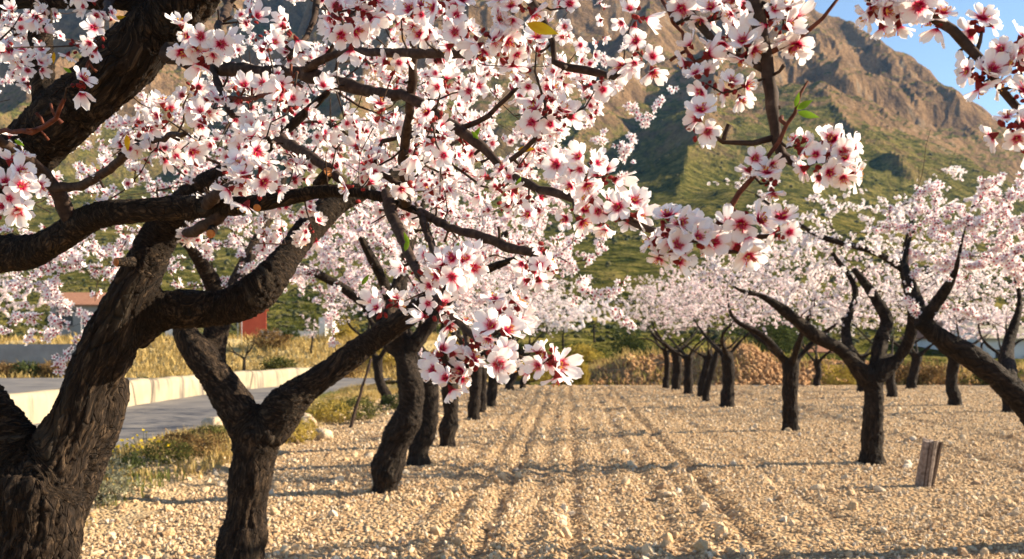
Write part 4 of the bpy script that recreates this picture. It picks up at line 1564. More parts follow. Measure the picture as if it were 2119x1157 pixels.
    # leaves
    def leaf(px, py, Z, ln, ang, m, label, fold=0.3, bend=0.25):
        s = np.linspace(0, 1, 7)
        w = 0.17 * np.sin(np.pi * s ** 0.8) + 0.004
        v = []
        for i in range(7):
            zc = bend * s[i] ** 2
            for u in (-1, 0, 1):
                v.append((u * w[i], s[i], zc + abs(u) * w[i] * fold))
        v = np.array(v) * ln
        q = np.array([[r * 3 + c, r * 3 + c + 1, r * 3 + c + 4, r * 3 + c + 3] for r in range(6) for c in range(2)])
        o = link('leaf', mesh('leaf', v, q, m), root)
        o.matrix_local = Matrix.Translation(Vector(P(px, py, Z) - base)) @ Matrix.Rotation(R(ang), 4, 'Y') @ Matrix.Rotation(R(75 + rng.uniform(-15, 15)), 4, 'X')
        if label:
            o['label'] = label
    for a in [(1090, 48, 1.52, .055, 118, 'leaf_yellow', 'long curled yellow leaf', .6, .5), (262, 278, 1.95, .036, 172, 'leaf_yellow', None), (1070, 310, 1.85, .034, 85, 'leaf_yellow', None), (112, 108, 2.6, .03, 190, 'leaf_yellow', None),
              (235, 38, 2.5, .03, 80, 'leaf_yellow', None),
              (1648, 226, 1.43, .030, 60, 'leaf_green', None), (1650, 232, 1.43, .032, 105, 'leaf_green', None), (1645, 222, 1.43, .022, 15, 'leaf_green', None), (980, 285, 1.9, .026, 30, 'leaf_green', None), (990, 288, 1.9, .022, -40, 'leaf_green', None),
              (748, 590, 2.2, .03, 35, 'leaf_green', None), (838, 520, 2.0, .03, 15, 'leaf_green', None), (845, 505, 2.0, .026, -20, 'leaf_green', None), (1905, 38, 1.4, .03, 70, 'leaf_green', None), (30, 290, 2.0, .026, 120, 'leaf_green', None), (940, 525, 1.75, .024, 20, 'leaf_green', None), (1065, 395, 1.8, .028, 25, 'leaf_green', None), (148, 150, 1.9, .02, -60, 'leaf_green', None), (1450, 480, 1.46, .02, 40, 'leaf_green', None)]:
        leaf(*a)
    # pale sawn ends of pruned limbs
    for (px, py, Z, hw, d) in [(240, 543, 3.32, 9, (-.5, -.8, -.1)), (680, 356, 2.62, 11, (.5, -.7, .35)), (436, 484, 2.62, 9, (.2, -.9, -.3)), (532, 430, 2.58, 8, (.1, -.8, -.5))]:
        c = P(px, py, Z)
        d = unit(np.array(d))
        r = hw / FPX * Z
        pts = np.array([c - d * 0.07, c - d * .02, c, c + d * .001])
        v, q, t = tube(pts, np.array([r * 1.2, r * 1.08, r, r * .9]), 14, knob=.05)
        mi = [0] * (len(q) - 14) + [1] * 14 + [0] * 14 + [1] * 14
        link('cut_stub', mesh('cut_stub', v - base, [q, t], ['bark', 'cutwood'], mi, attr=v), root)
    return root


near_tree()


# ---- second tree of the left row: trunk forking low, beside the road
def second_tree():
    Z = 6.1
    base = np.array([*P(494, 1204, Z)[:2], -0.02])
    limbs = [L([(488, 1215, 66), (496, 1157, 55), (512, 1040, 48), (525, 950, 47), (532, 895, 52)], Z),
             L([(525, 910, 46), (492, 850, 42), (455, 790, 37), (415, 735, 33), (388, 700, 28), (372, 672, 20)], Z),
             L([(450, 790, 30, 6.15), (440, 730, 27, 6.2), (452, 670, 27, 6.25), (450, 610, 24, 6.3), (420, 550, 18, 6.2), (380, 500, 12, 6.0), (300, 440, 7, 5.8)], Z),
             L([(550, 900, 46), (590, 838, 43), (640, 798, 36), (700, 758, 30), (770, 705, 28), (835, 660, 26, 6.0), (895, 620, 20, 5.9), (980, 570, 13, 5.7), (1080, 530, 8, 5.5)], Z),
             L([(452, 660, 20, 6.25), (500, 560, 16, 6.6), (560, 440, 12, 7.0), (600, 330, 8, 7.2)], Z),
             L([(800, 685, 18, 6.05), (820, 590, 14, 6.4), (860, 470, 11, 6.7), (900, 350, 7, 6.9)], Z)]
    cr = [(P(600, 330, 6.4), (1.9, 1.3, 1.0), 0.55), (P(1000, 400, 6.2), (1.0, 1.0, 0.75), 0.25), (P(200, 420, 6.2), (1.3, 1.0, 0.9), 0.25)]
    ex = [P(px, py, z) for px, py, z in [(120, 640, 6.3), (160, 700, 6.2), (110, 740, 6.2), (200, 660, 6.3), (60, 690, 6.4), (230, 620, 6.2), (40, 600, 6.3), (1310, 685, 6.0), (1240, 630, 5.9), (1280, 600, 5.9), (1200, 570, 5.8), (1250, 520, 5.9), (1180, 640, 6.0), (1300, 560, 6.0),
                                        (1390, 190, 6.2), (1330, 260, 6.2), (1290, 200, 6.2), (1280, 300, 6.2), (1250, 120, 6.2), (1310, 340, 6.2), (1270, 420, 6.1), (120, 765, 6.1), (640, 560, 5.9), (720, 620, 5.9), (680, 660, 6.0), (430, 520, 6.0), (500, 545, 5.9), (560, 520, 6.0)]]
    ex += [P(rng.uniform(-40, 250), rng.uniform(480, 720), rng.uniform(5.9, 7.0)) for k in range(38)]
    ex += [P(rng.uniform(380, 720), rng.uniform(470, 640), rng.uniform(6.2, 7.4)) for k in range(22)]
    make_tree('forked almond tree rising from gravel beside the road, second in the left row', limbs, base, cr, 7600, 380, 0.015, 0.0225, T_MID, singles=300, sides=5, extra=ex, knots=[(P(375, 690, 5.95), .05), (P(600, 815, 5.95), .04)], barkm='bark', maxr=0.009)


second_tree()


def third_tree():
    Z = 9.8
    base = np.array([*P(797, 1018, Z)[:2], -0.02])
    limbs = [L([(795, 1030, 30), (797, 1000, 27), (800, 985, 35), (806, 950, 34), (825, 900, 34), (850, 855, 31), (850, 800, 27), (838, 745, 26), (822, 705, 24)], Z),
             L([(825, 715, 22), (780, 650, 16), (700, 590, 12), (600, 540, 8, 9.5)], Z), L([(835, 740, 22), (890, 670, 16), (960, 580, 12), (1050, 480, 8, 9.4)], Z),
             L([(822, 705, 20), (830, 600, 14, 10.2), (850, 470, 9, 10.5)], Z), L([(822, 705, 20), (800, 600, 14, 9.4), (740, 480, 9, 9.0)], Z)]
    make_tree('almond tree with bent S-shaped trunk and ringed base, third in the left row', limbs, base, [(P(840, 470, Z), (2.0, 1.6, 1.1), 1.0)], 6000, 260, 0.017, 0.023, T_FAR2, sides=4)


third_tree()


def row_tree(label, px, py, r, seed, h=1.15, lean=(0, 0), crown_r=1.9, crown_h=0.95, cz=2.55, nflow=3000, nattr=130, size=0.027, nl=4, az0=None, voxel=0.03, shoots=0, Z=None, graft=False, T=T_FAR2):
    """A smaller orchard tree: short trunk, three to five rising limbs, rounded crown."""
    rg = np.random.default_rng(seed)
    Z = Z or gy(py)
    r *= .86
    if Z > 22 and crown_r > 1.7:
        crown_r, crown_h, cz = 2.2, 1.12, 2.75
        voxel = .05
    base = np.array([(px - HX) / FPX * Z, Z, -0.02])
    top = base + np.array([lean[0], lean[1], h])
    bow = np.array([rg.uniform(-.08, .08), rg.uniform(-.05, .05), 0])
    tr = [[*(base - [0, 0, .06]), r * (1.05 if graft else 1.3)], [*(base + [0, 0, .14]), r * (0.95 if graft else 1.12)], [*(base + [0, 0, .24]), r * 1.12], [*(base * .5 + top * .5 + bow), r], [*top, r * 1.05]]
    limbs = [np.array(tr)]
    a0 = rg.uniform(0, 6.28) if az0 is None else az0
    for k in range(nl):
        a = a0 + k * 2 * math.pi / nl + rg.uniform(-.35, .35)
        d = np.array([math.cos(a), math.sin(a), 0])
        ln = crown_r * rg.uniform(.5, .75)
        z1 = rg.uniform(.5, .8)
        p1 = top + d * ln * .42 + [0, 0, z1 * .55] + rg.normal(0, .05, 3)
        p2 = top + d * ln * .75 + [0, 0, z1 * 1.2] + rg.normal(0, .10, 3)
        p3 = top + d * ln + [0, 0, z1 * 2.1] + rg.normal(0, .12, 3)
        rr = r * rg.uniform(.42, .58)
        limbs.append(np.array([[*(top - [0, 0, .08]), rr * 1.1], [*p1, rr * .82], [*p2, rr * .58], [*p3, rr * .14]]))
    c = np.array([top[0], top[1], cz])
    make_tree(label, limbs, base, [(c, (crown_r, crown_r, crown_h), 1.0)], int(nflow * (0.9 if Z < 22 else 0.75)), int(nattr * 1.8), voxel, size * .9, T, sides=3, shoots=shoots, maxr=0.014, inner=0.35, tip=0.0052 if Z > 22 else 0.004)


# left row, going away
row_tree('dark almond trunk half hidden behind the S-shaped trunk, fourth in the left row', 866, 962, .155, 4, crown_r=2.0, nflow=3600, nattr=150, voxel=.02, size=.025, lean=(.10, 0), T=T_FAR2)
row_tree('almond tree with narrow grafted foot below a swollen trunk, fifth in the left row', 926, 925, .15, 5, graft=True, crown_r=2.0, nflow=3200, voxel=.02, size=.026)
row_tree('slim almond tree with straight dark trunk, sixth in the left row', 980, 869, .15, 6, lean=(.05, 0), nflow=2600)
row_tree('thin almond trunk close behind the sixth tree of the left row', 996, 853, .13, 7, nflow=2200, nattr=100, size=.027)
row_tree('almond tree with trunk leaning right, below the lowest near blossom cluster', 1017, 841, .16, 8, lean=(.12, 0), nflow=2400, nattr=110, size=.027)
row_tree('far almond tree leaning right at the field end, last but one in the left row', 1054, 807, .18, 9, lean=(.25, 0), nflow=2600, nattr=110, size=.029)
row_tree('farthest almond tree of the left row beside the lane', 1082, 804, .14, 10, lean=(.15, 0), nflow=2600, nattr=110, size=.029)
row_tree('slender almond tree on the verge beside the leaning stake', 800, 836, .16, 11, crown_r=1.45, crown_h=.7, cz=2.5, lean=(-.25, .1), nflow=1300, nattr=110, size=.027, Z=24.5)


# right row
def first_right():
    Z = 12.2
    base = np.array([*P(1805, 958, Z)[:2], -0.02])
    limbs = [L([(1803, 968, 31), (1804, 930, 26), (1806, 870, 22), (1808, 820, 21), (1800, 772, 23)], Z),
             L([(1795, 785, 22), (1745, 728, 16, 12.1), (1685, 693, 15, 12.0), (1625, 645, 13, 11.9), (1575, 612, 8, 11.8), (1530, 600, 5, 11.7), (1480, 565, 2, 11.6)], Z),
             L([(1812, 775, 20), (1824, 700, 16, 12.4), (1835, 660, 14, 12.5), (1800, 600, 11, 12.6), (1765, 555, 8, 12.6)], Z),
             L([(1812, 780, 22), (1860, 740, 15), (1884, 695, 13, 12.1), (1886, 630, 12, 12.0), (1870, 545, 10, 12.0), (1885, 450, 2.5, 12.0)], Z),
             L([(1765, 745, 13), (1750, 680, 11, 12.5), (1770, 600, 8, 12.8), (1720, 520, 6, 12.9)], Z),
             L([(1870, 560, 8, 12.0), (1810, 522, 8, 11.9), (1700, 490, 7, 11.8), (1610, 435, 6, 11.7), (1560, 400, 4, 11.6)], Z)]
    ex = [P(px, py, z) for px, py, z in [(1560, 400, 11.6), (1600, 380, 11.8), (1680, 400, 11.8), (1640, 440, 12), (1500, 420, 12), (1540, 470, 12), (1580, 520, 12), (1500, 560, 11.9)]]
    ex += [P(rng.uniform(1470, 1760), rng.uniform(395, 600), rng.uniform(11.2, 12.8)) for k in range(45)]
    make_tree('almond tree with stout trunk and sweeping left limb, nearest full tree of the right row', limbs, base, [(P(1760, 540, Z), (1.75, 1.5, 0.92), .8), (P(1960, 500, 12.4), (1.1, 1.1, 0.95), .4)], 7000, 380, 0.019, 0.022, T_FAR2, sides=4, shoots=16, extra=ex, tip=0.0036)


first_right()


def leaning_right():
    Z = 7.2
    base = np.array([*P(2262, 1129, Z)[:2], -0.02])
    limbs = [L([(2265, 1140, 53.3), (2245, 1080, 46.4), (2205, 985, 41.3), (2155, 880, 36.1), (2115, 825, 31.8), (2055, 772, 26.7), (1990, 725, 23.2), (1935, 690, 21.5), (1905, 662, 20.6)], Z),
             L([(1912, 672, 17.2), (1892, 600, 12, 7.4), (1872, 545, 9, 7.6), (1890, 470, 4, 7.8)], Z),
             L([(1910, 665, 15.5), (1950, 610, 15, 7.1), (1978, 560, 8, 7.0), (1990, 500, 5, 6.9), (2010, 430, 2, 6.9)], Z),
             L([(2150, 875, 25.8), (2200, 760, 24, 7.4), (2230, 640, 14, 7.6), (2200, 520, 4, 7.8)], Z),
             L([(2090, 805, 18.9), (2085, 720, 15, 7.7), (2110, 620, 8, 7.9), (2080, 500, 3, 8.1)], Z)]
    make_tree('leaning almond tree at the right edge with thick trunk slanting into the picture', limbs, base, [(P(2020, 500, 7.3), (0.55, .8, .45), .4), (P(2180, 480, 7.6), (.8, 1.0, .6), .6)], 4200, 170, 0.015, 0.023, T_MID, sides=4, shoots=14, tip=.003, singles=300, extra=[P(1800, 480, 7.4), P(1840, 430, 7.4), P(1900, 400, 7.4), P(1950, 380, 7.3), P(1880, 600, 7.2), P(2000, 640, 7.2), P(2040, 660, 7.2)])


leaning_right()
row_tree('almond tree with straight pale trunk and broad fork, second full tree of the right row', 1636, 891, .165, 22, h=1.2, crown_r=1.95, nflow=3600, nattr=150, voxel=.022, size=.026, az0=.25, nl=4, shoots=6)
row_tree('dark almond tree with wide open fork, third full tree of the right row', 1505, 842, .19, 23, h=1.25, crown_r=2.0, nflow=3200, nattr=140, size=.029, az0=.15, nl=3)
row_tree('thin almond tree leaning right, left of the third right-hand tree', 1460, 829, .12, 24, h=1.5, lean=(.35, 0), nflow=2600, nattr=110, size=.027)
row_tree('short almond tree in the row ahead of the rubble pile', 1452, 820, .16, 25, lean=(.22, 0), nflow=2600, nattr=110, size=.027)
row_tree('small almond tree between two dark trunks near the earth bank', 1424, 815, .18, 26, nflow=2600, nattr=110, size=.028)
row_tree('almond tree by the lane, last but one in the right row', 1399, 807, .20, 27, h=1.3, nflow=2800, nattr=110, size=.029)
row_tree('farthest almond tree of the right row beside the lane', 1378, 803, .15, 28, h=1.3, nflow=2800, nattr=110, size=.029)
# second row on the right
row_tree('small almond tree seen between the first two right-hand trunks', 1690, 799, .15, 31, h=.9, nflow=1800, nattr=90, size=.029, crown_r=1.6)
row_tree('almond tree in the far right-hand row just right of the stout trunk', 1846, 822, .17, 32, nflow=2600, nattr=100, size=.028)
row_tree('far almond tree with trunk bent left below the leaning tree', 1886, 804, .2, 33, lean=(.2, 0), nflow=2400, nattr=100, size=.029)
row_tree('almond tree with straight dark trunk under the leaning limb at right', 1976, 839, .19, 34, h=1.2, nflow=2800, nattr=110, size=.027)
row_tree('almond tree whose short trunk shows beside the leaning trunk', 2086, 853, .14, 35, h=1.3, lean=(-.1, 0), nflow=2600, nattr=110, size=.028)
row_tree('almond trunk mostly hidden behind the stout right-hand tree', 1783, 811, .17, 36, nflow=2200, nattr=90, size=.029)

# ================================================================== SMALLER THINGS
# ---- split wooden stump in the gravel
def stump():
    Z = gy(1005)
    base = np.array([*P(1916, 1005, Z)[:2], -0.02])
    root = empty('wooden_stump', base)
    tag(root, 'short split wooden stump standing in the gravel at lower right', 'stump')
    root.rotation_euler = (R(2), R(4), 0)
    m1 = simple('weathered_wood', [(0.3, (0.12, 0.085, 0.065)), (0.55, (0.26, 0.20, 0.165)), (0.8, (0.40, 0.33, 0.28))], 30, bs=.6, bd=.01)
    m2 = simple('dark_split_wood', [(0.3, (0.035, 0.022, 0.015)), (0.7, (0.10, 0.06, 0.04))], 40, bs=.6, bd=.01)
    M['wood_w'], M['wood_d'] = m1, m2

    def post(x0, y0, r, h, lx, n, jag, rz, sq):
        a = np.arange(n) / n * 2 * np.pi
        rows = []
        for k, s in enumerate(np.linspace(0, 1, 6)):
            rad = r * (1.08 - .08 * s) * (1 + .10 * vnoise(np.stack([np.cos(a) * 2, np.sin(a) * 2, np.full(n, s * 1.5 + x0 * 9)], 1)))
            top = (jag * vnoise(np.stack([np.cos(a) * 3, np.sin(a) * 3, a * 0 + 7], 1)) if k == 5 else 0)
            rows.append(np.stack([x0 + lx * s + np.cos(a + rz) * rad, y0 + np.sin(a + rz) * rad * sq, np.full(n, h * s) + top], 1))
        v = np.vstack(rows + [[[x0 + lx, y0, h * .96]]])
        i = np.arange(5)[:, None] * n
        j = np.arange(n)[None]
        q = np.stack([i + j, i + (j + 1) % n, i + n + (j + 1) % n, i + n + j], -1).reshape(-1, 4)
        jj = np.arange(n)
        t = np.stack([5 * n + jj, 5 * n + (jj + 1) % n, np.full(n, 6 * n)], 1)
        return v, q, t
    v, q, t = post(-.03, 0, .082, .51, .035, 14, .03, .4, .7)
    link('post', mesh('post', v, [q, t], 'wood_w', smooth=False), root)
    v, q, t = post(.028, .0, .05, .50, .062, 9, .06, .2, .6)
    link('split_slab', mesh('split_slab', v, [q, t], 'wood_d', smooth=False), root)
    for x, w in ((-.055, .006), (-.015, .004), (.03, .005)):
        b = Bag()
        s = np.linspace(.02, .49, 7)
        pts = np.stack([x + .03 * s / .5 + .003 * np.sin(s * 30), -.066 - .002 * np.cos(s * 9) + 0 * s, s], 1)
        vv, qq, tt = tube(pts, np.full(7, w), 5)
        b.add(vv, qq, tt)
        b.build('bark_strip', 'wood_d', root)


stump()


def stake():
    Z = 17.5
    a, b = P(720, 880, Z), P(768, 742, Z + .3)
    a[2] = -0.15
    s = np.linspace(0, 1, 9)[:, None]
    pts = a * (1 - s) + b * s + rng.normal(0, .006, (9, 3))
    bb = Bag()
    bb.add(*tube(pts - a, np.linspace(.035, .022, 9), 7, knob=.12))
    o = bb.build('wooden_stake', 'twig')
    o.location = a
    tag(o, 'thin wooden stake leaning right in the grass of the verge', 'stake')


stake()

# ---- boulders on the verge
for k, (px, py, w, lab) in enumerate([(447, 884, 27, 'pale rounded boulder at the road edge behind the forked trunk'), (632, 880, 24, 'whitish boulder in the grass just right of the forked tree'),
                                      (668, 905, 21, 'brownish boulder at the field edge below the whitish one'), (700, 868, 16, 'small tan boulder in the verge left of the leaning stake')]):
    Z = gy(py)
    r = w / FPX * Z
    o = link('boulder', rock_mesh('boulder', 90 + k, 3, 'boulder', (1, .8, .75), rough=.4, smooth=True))
    p = P(px, py, Z)
    o.location = (p[0], p[1], verge_z(p[:1], p[1:2])[0] + r * .32)
    o.scale = (r, r, r)
    tag(o, lab, 'boulder', 'boulders on the verge')


# ---- shrubs
def shrub(name, label, cat, base, rad, n, matname, leaf=0.02, group=None, seed=0, stems=9, stemmat='twig', extra_flower=0, upright=0.0, narrow=0.35):
    rg = np.random.default_rng(seed)
    base = np.asarray(base, float)
    rad = np.asarray(rad, float)
    root = empty(name, base)
    tag(root, label, cat, group)
    b = Bag()
    tips = []
    for k in range(stems):
        d = unit(np.array([rg.normal(0, .6), rg.normal(0, .6), 1.0]))
        e = d * rad * np.array([1, 1, 1.7]) * rg.uniform(.7, 1)
        s = np.linspace(0, 1, 5)[:, None]
        pts = e * s + rg.normal(0, .03, (5, 3)) * rad
        pts[0] = (0, 0, -.03)
        b.add(*tube(pts, np.linspace(.02, .005, 5) * rad[2] * .8, 4))
        tips += list(pts[2:])
    b.build('stem', stemmat, root)
    d = unit(rg.normal(0, 1, (n * 2, 3)))
    s = rg.uniform(.12, 1, (n * 2, 1)) ** .45
    lob = 1 + .45 * vnoise(d * 2.6 + seed * 3.1)[:, None]
    p = d * s * lob
    den = vnoise(p * 3.2 + seed)
    p = p[(p[:, 2] > -.8) & (den > -.25)][:n]
    n = len(p)
    pos = p * rad + np.array([0, 0, rad[2] * .8])
    nr = unit(rg.normal(0, 1, (n, 3)) * (1, 1, 1 - upright) + p * .5)
    F = frames(nr, rg.uniform(0, 6.28, n))
    if upright:
        up = unit(p * np.array([1, 1, 0]) * .6 + np.array([0, 0, 1]) + rg.normal(0, .25, (n, 3)))
        side = unit(np.cross(up, nr))
        F = np.stack([side, up, np.cross(side, up)], 2)
    tv = np.array([[0, -1, 0], [narrow, 0, .1], [0, 1, 0], [-narrow, 0, .1]])
    v = (np.einsum('kij,vj->kvi', F, tv) * (leaf * rg.uniform(.6, 1.4, n))[:, None, None] + pos[:, None]).reshape(-1, 3)
    q = np.arange(4 * n).reshape(-1, 4)
    link('foliage', mesh('foliage', v, q, matname, smooth=False), root)
    return root


def vg_at(px, py, Z=None):
    Z = Z or gy(py)
    p = P(px, py, Z)
    p[2] = verge_z(p[:1], p[1:2])[0]
    return p


def at_z(px, Z, f):
    x = (px - HX) / FPX * Z
    return np.array([x, Z, f(np.array([x]), np.array([float(Z)]))[0]])


VG = 'low shrubs on the verge'
shrub('shrub', 'pale grey green shrub at the field edge beside the foreground trunk', 'shrub', vg_at(215, 1050, 9.0), (.33, .3, .26), 1500, 'bush_grey', .022, VG, 1)
shrub('shrub', 'dry brown shrub left of the forked trunk', 'shrub', vg_at(395, 955, 12.6), (.42, .35, .20), 1500, 'bush_brown', .024, VG, 2)
shrub('shrub', 'low olive herb clump at the road edge, left of the dry brown shrub', 'shrub', vg_at(345, 985, 11.8), (.38, .3, .15), 1200, 'bush_olive', .022, VG, 3)
shrub('shrub', 'small green herb clump below the yellow flowers', 'shrub', vg_at(268, 975, 11.4), (.22, .2, .12), 700, 'bush_green', .022, VG, 4)
shrub('shrub', 'grassy olive clump against the forked trunk', 'shrub', vg_at(440, 925, 14.6), (.4, .35, .12), 1100, 'bush_olive', .028, VG, 5)
shrub('shrub', 'dry golden clump right of the forked trunk', 'shrub', vg_at(612, 915, 15.0), (.35, .35, .22), 1000, 'bush_gold', .028, VG, 6)
shrub('shrub', 'olive clump around the foot of the leaning stake', 'shrub', vg_at(740, 862, 19.5), (.55, .5, .25), 1400, 'bush_olive', .032, VG, 7)
shrub('shrub', 'green clump at the foot of the slender verge tree', 'shrub', vg_at(818, 845, 22.5), (.4, .4, .22), 900, 'bush_green', .034, VG, 8)
shrub('shrub', 'golden dry clump under the right limb of the forked tree', 'shrub', vg_at(680, 868, 18.6), (.5, .5, .22), 1200, 'bush_gold', .032, VG, 9)
shrub('shrub', 'round green weed growing beside the parapet wall', 'shrub', (-12.6, 33.2, -.13), (.33, .3, .28), 700, 'bush_green', .045, None, 10)

# ---- yellow wild flowers, each plant with stems and heads
for k, (px, py, Z, n) in enumerate([(232, 955, 12.0, 5), (262, 945, 12.3, 6), (300, 932, 12.7, 8), (322, 940, 12.6, 8), (290, 955, 12.1, 6), (250, 968, 11.8, 4), (335, 962, 11.9, 3)]):
    b = vg_at(px, py, Z)
    lab = ['leftmost small yellow wildflower plant on the verge', 'yellow wildflower plant second from left on the verge', 'tallest yellow wildflower plant on the verge', 'yellow wildflower plant nearest the forked tree in the group', 'yellow wildflower plant in the middle of the verge group',
           'sparse yellow wildflower plant low on the verge', 'sparse yellow wildflower plant with few heads at the right'][k]
    root = empty('wildflower', b)
    tag(root, lab, 'wildflower', 'yellow wildflowers on the verge')
    bag = Bag()
    for h in range(n):
        e = np.array([rng.normal(0, .10), rng.normal(0, .08), rng.uniform(.16, .30) + (.06 if k == 2 else 0)])
        s = np.linspace(0, 1, 4)[:, None]
        pts = e * s + np.array([0, 0, 0]) + rng.normal(0, .006, (4, 3))
        pts[0] = (0, 0, -.02)
        bag.add(*tube(pts, np.full(4, .003), 4))
        an = np.arange(8) / 8 * 2 * np.pi
        rr = np.where(np.arange(8) % 2, .012, .026)
        v = np.vstack([[[0, 0, .004]], np.stack([np.cos(an) * rr, np.sin(an) * rr, np.where(np.arange(8) % 2, 0, .006)], 1), [[0, 0, -.012]]])
        F = frames(unit(np.array([[rng.normal(0, .4) + .3, -.5 + rng.normal(0, .3), .7]])), np.array([rng.uniform(0, 6)]))[0]
        t = [[0, 1 + i, 1 + (i + 1) % 8] for i in range(8)] + [[9, 1 + (i + 1) % 8, 1 + i] for i in range(8)]
        o = link('flower_head', mesh('flower_head', v @ F.T, np.array(t), 'flower_yellow', smooth=False), root)
        o.location = pts[-1]
    bag.build('stems', 'bush_green', root)

# ---- shrubs on the bank beyond the road and behind the field
BG = 'bushes on the banks'
shrub('bush', 'olive green bush in yellow grass behind the parapet wall', 'bush', at_z(575, 49, bank_z), (.9, .7, .45), 1600, 'bush_olive', .075, BG, 21)
shrub('bush', 'brownish dry bush beside the olive one behind the parapet wall', 'bush', at_z(560, 53, bank_z), (1.1, .8, .6), 1500, 'bush_brown', .08, BG, 22)
shrub('bush', 'small dark green bush in front of the white panels', 'bush', at_z(600, 55, bank_z), (.55, .5, .45), 900, 'bush_green', .075, BG, 23)
shrub('bush', 'golden yellow bush right of the white cabinet', 'bush', at_z(708, 56, bank_z), (1.0, .8, .7), 1500, 'bush_gold', .08, BG, 24)
shrub('bush', 'dry bush at the rounded end of the parapet wall', 'bush', at_z(705, 47.5, bank_z), (1.0, .8, .5), 1500, 'bush_brown', .07, BG, 25)
shrub('bush', 'tall round grass tussock in front of the earth bank', 'bush', np.array([*P(1196, 0, 38.2)[:2], -.2]), (.5, .5, .52), 3000, 'bush_gold', .16, BG, 26, upright=.9, narrow=.07)
shrub('bush', 'dark green bush just left of the tall tussock', 'bush', np.array([*P(1170, 0, 39.5)[:2], -.2]), (.6, .5, .45), 1400, 'bush_green', .075, BG, 27)
shrub('bush', 'dry brown bush on top of the earth bank at its left end', 'bush', at_z(1262, 46, terrain_z), (1.2, 1.0, .5), 1700, 'bush_brown', .08, BG, 28)
shrub('bush', 'green bush above the earth bank, left of the right tree row', 'bush', at_z(1305, 50, terrain_z) , (1.0, .9, 1.1), 1900, 'bush_green', .09, BG, 29)
shrub('bush', 'yellow flowering bush left of the pale distant blossom', 'bush', at_z(1200, 52, terrain_z), (1.1, 1.0, .5), 1500, 'bush_gold', .09, BG, 30)
shrub('bush', 'dark bush behind the last trees of the right row', 'bush', at_z(1375, 49, terrain_z), (1.3, 1.0, .7), 1800, 'bush_green', .09, BG, 31)
shrub('bush', 'green bush behind the small white hut', 'bush', at_z(1590, 56, terrain_z), (1.8, 1.2, 1.5), 2400, 'bush_green', .1, BG, 32)
shrub('bush', 'golden dry bush at the field end between the right-hand trunks', 'bush', at_z(1745, 37.5, earth_z), (1.3, .8, .6), 1900, 'bush_gold', .075, BG, 33)
shrub('bush', 'olive bush at the field end below the hillside house', 'bush', at_z(2055, 38, earth_z), (1.0, .8, .6), 1700, 'bush_olive', .075, BG, 34)
shrub('bush', 'dark bush at the field end right of the rubble pile', 'bush', at_z(1900, 39, earth_z), (1.6, .8, .5), 1900, 'bush_brown', .075, BG, 35)
shrub('bush', 'dark green bush between the two small white huts', 'bush', at_z(1640, 60, terrain_z), (1.6, 1.2, 1.2), 2200, 'bush_green', .1, BG, 36)
shrub('bush', 'low golden bush behind the left row where the lane begins', 'bush', at_z(1110, 44, terrain_z), (1.3, 1.0, .55), 1700, 'bush_gold', .08, BG, 37)
shrub('bush', 'green bush beyond the lane, left of the far left row', 'bush', at_z(985, 47.5, bank_z), (1.6, 1.0, .55), 1700, 'bush_olive', .09, BG, 38)
shrub('bush', 'dry bush beyond the lane behind the left row trunks', 'bush', at_z(890, 46, bank_z), (1.6, 1.0, .7), 1900, 'bush_brown', .085, BG, 39)
shrub('bush', 'golden bush on the bank behind the slender verge tree', 'bush', at_z(790, 50, bank_z), (1.5, 1.0, .8), 1900, 'bush_gold', .085, BG, 40)
# dark hedge under the grey wall on the far left
for k, (px, m, lab) in enumerate([(10, 'bush_brown', 'reddish brown hedge bush at the far left below the grey wall'), (60, 'bush_green', 'green and brown hedge bush second from left below the grey wall'), (110, 'bush_brown', 'reddish brown hedge bush third from left below the grey wall'), (155, 'bush_brown', 'brown hedge bush at the right end of the grey wall'), (195, 'bush_olive', 'olive bush below the short cream wall')]):
    shrub('hedge_bush', lab, 'bush', at_z(px, 48, bank_z), (.75, .6, .42), 1500, m, .07, 'hedge below the grey wall', 50 + k)


# ---- pale blossom trees farther off
def far_blossom(label, px, Z, h, seed, n=1500, f=terrain_z, spread=1.5, size=.065):
    base = at_z(px, Z, f)
    rg = np.random.default_rng(seed)
    top = base + [rg.uniform(-.1, .1), 0, h * .35]
    limbs = [np.array([[*(base - [0, 0, .1]), .11], [*((base + top) / 2), .09], [*top, .08]])]
    for k in range(3):
        a = rg.uniform(0, 6.28)
        e = top + [math.cos(a) * spread * .5, math.sin(a) * spread * .5, h * .35]
        limbs.append(np.array([[*top, .06], [*((top + e) / 2 + [0, 0, -.05]), .04], [*e, .02]]))
    make_tree(label, limbs, base, [(base + [0, 0, h * .66], (spread, spread, h * .36), 1.0)], n, 60, .05, size, T_FAR, sides=3, maxr=.03, group='blossoming trees beyond the orchard', tip=.005)


far_blossom('pale pink blossom tree beyond the lane, left of the earth bank', 1165, 58, 3.4, 1, spread=2.2, n=1600)
far_blossom('pale blossom tree above the earth bank at its left end', 1230, 66, 3.2, 2, spread=2.4, n=1600)
far_blossom('small pale blossom tree on the slope right of the left row', 1100, 72, 3.6, 3, spread=2.4, n=1600)
far_blossom('small pink blossom sapling standing before the white cabinet', 643, 52, 2.0, 4, n=260, f=bank_z, spread=.42, size=.035)
far_blossom('pale blossom tree on the bank behind the fourth left trunk', 900, 60, 3.6, 5, spread=2.3, n=1600, f=bank_z)
far_blossom('blossom tree with dark trunk at the far left behind the grey wall', 18, 58, 4.6, 6, spread=2.6, n=1800, f=bank_z)
far_blossom('pale blossom tree at the field end below the hillside house', 2030, 50, 3.4, 7, spread=2.2, n=2200)


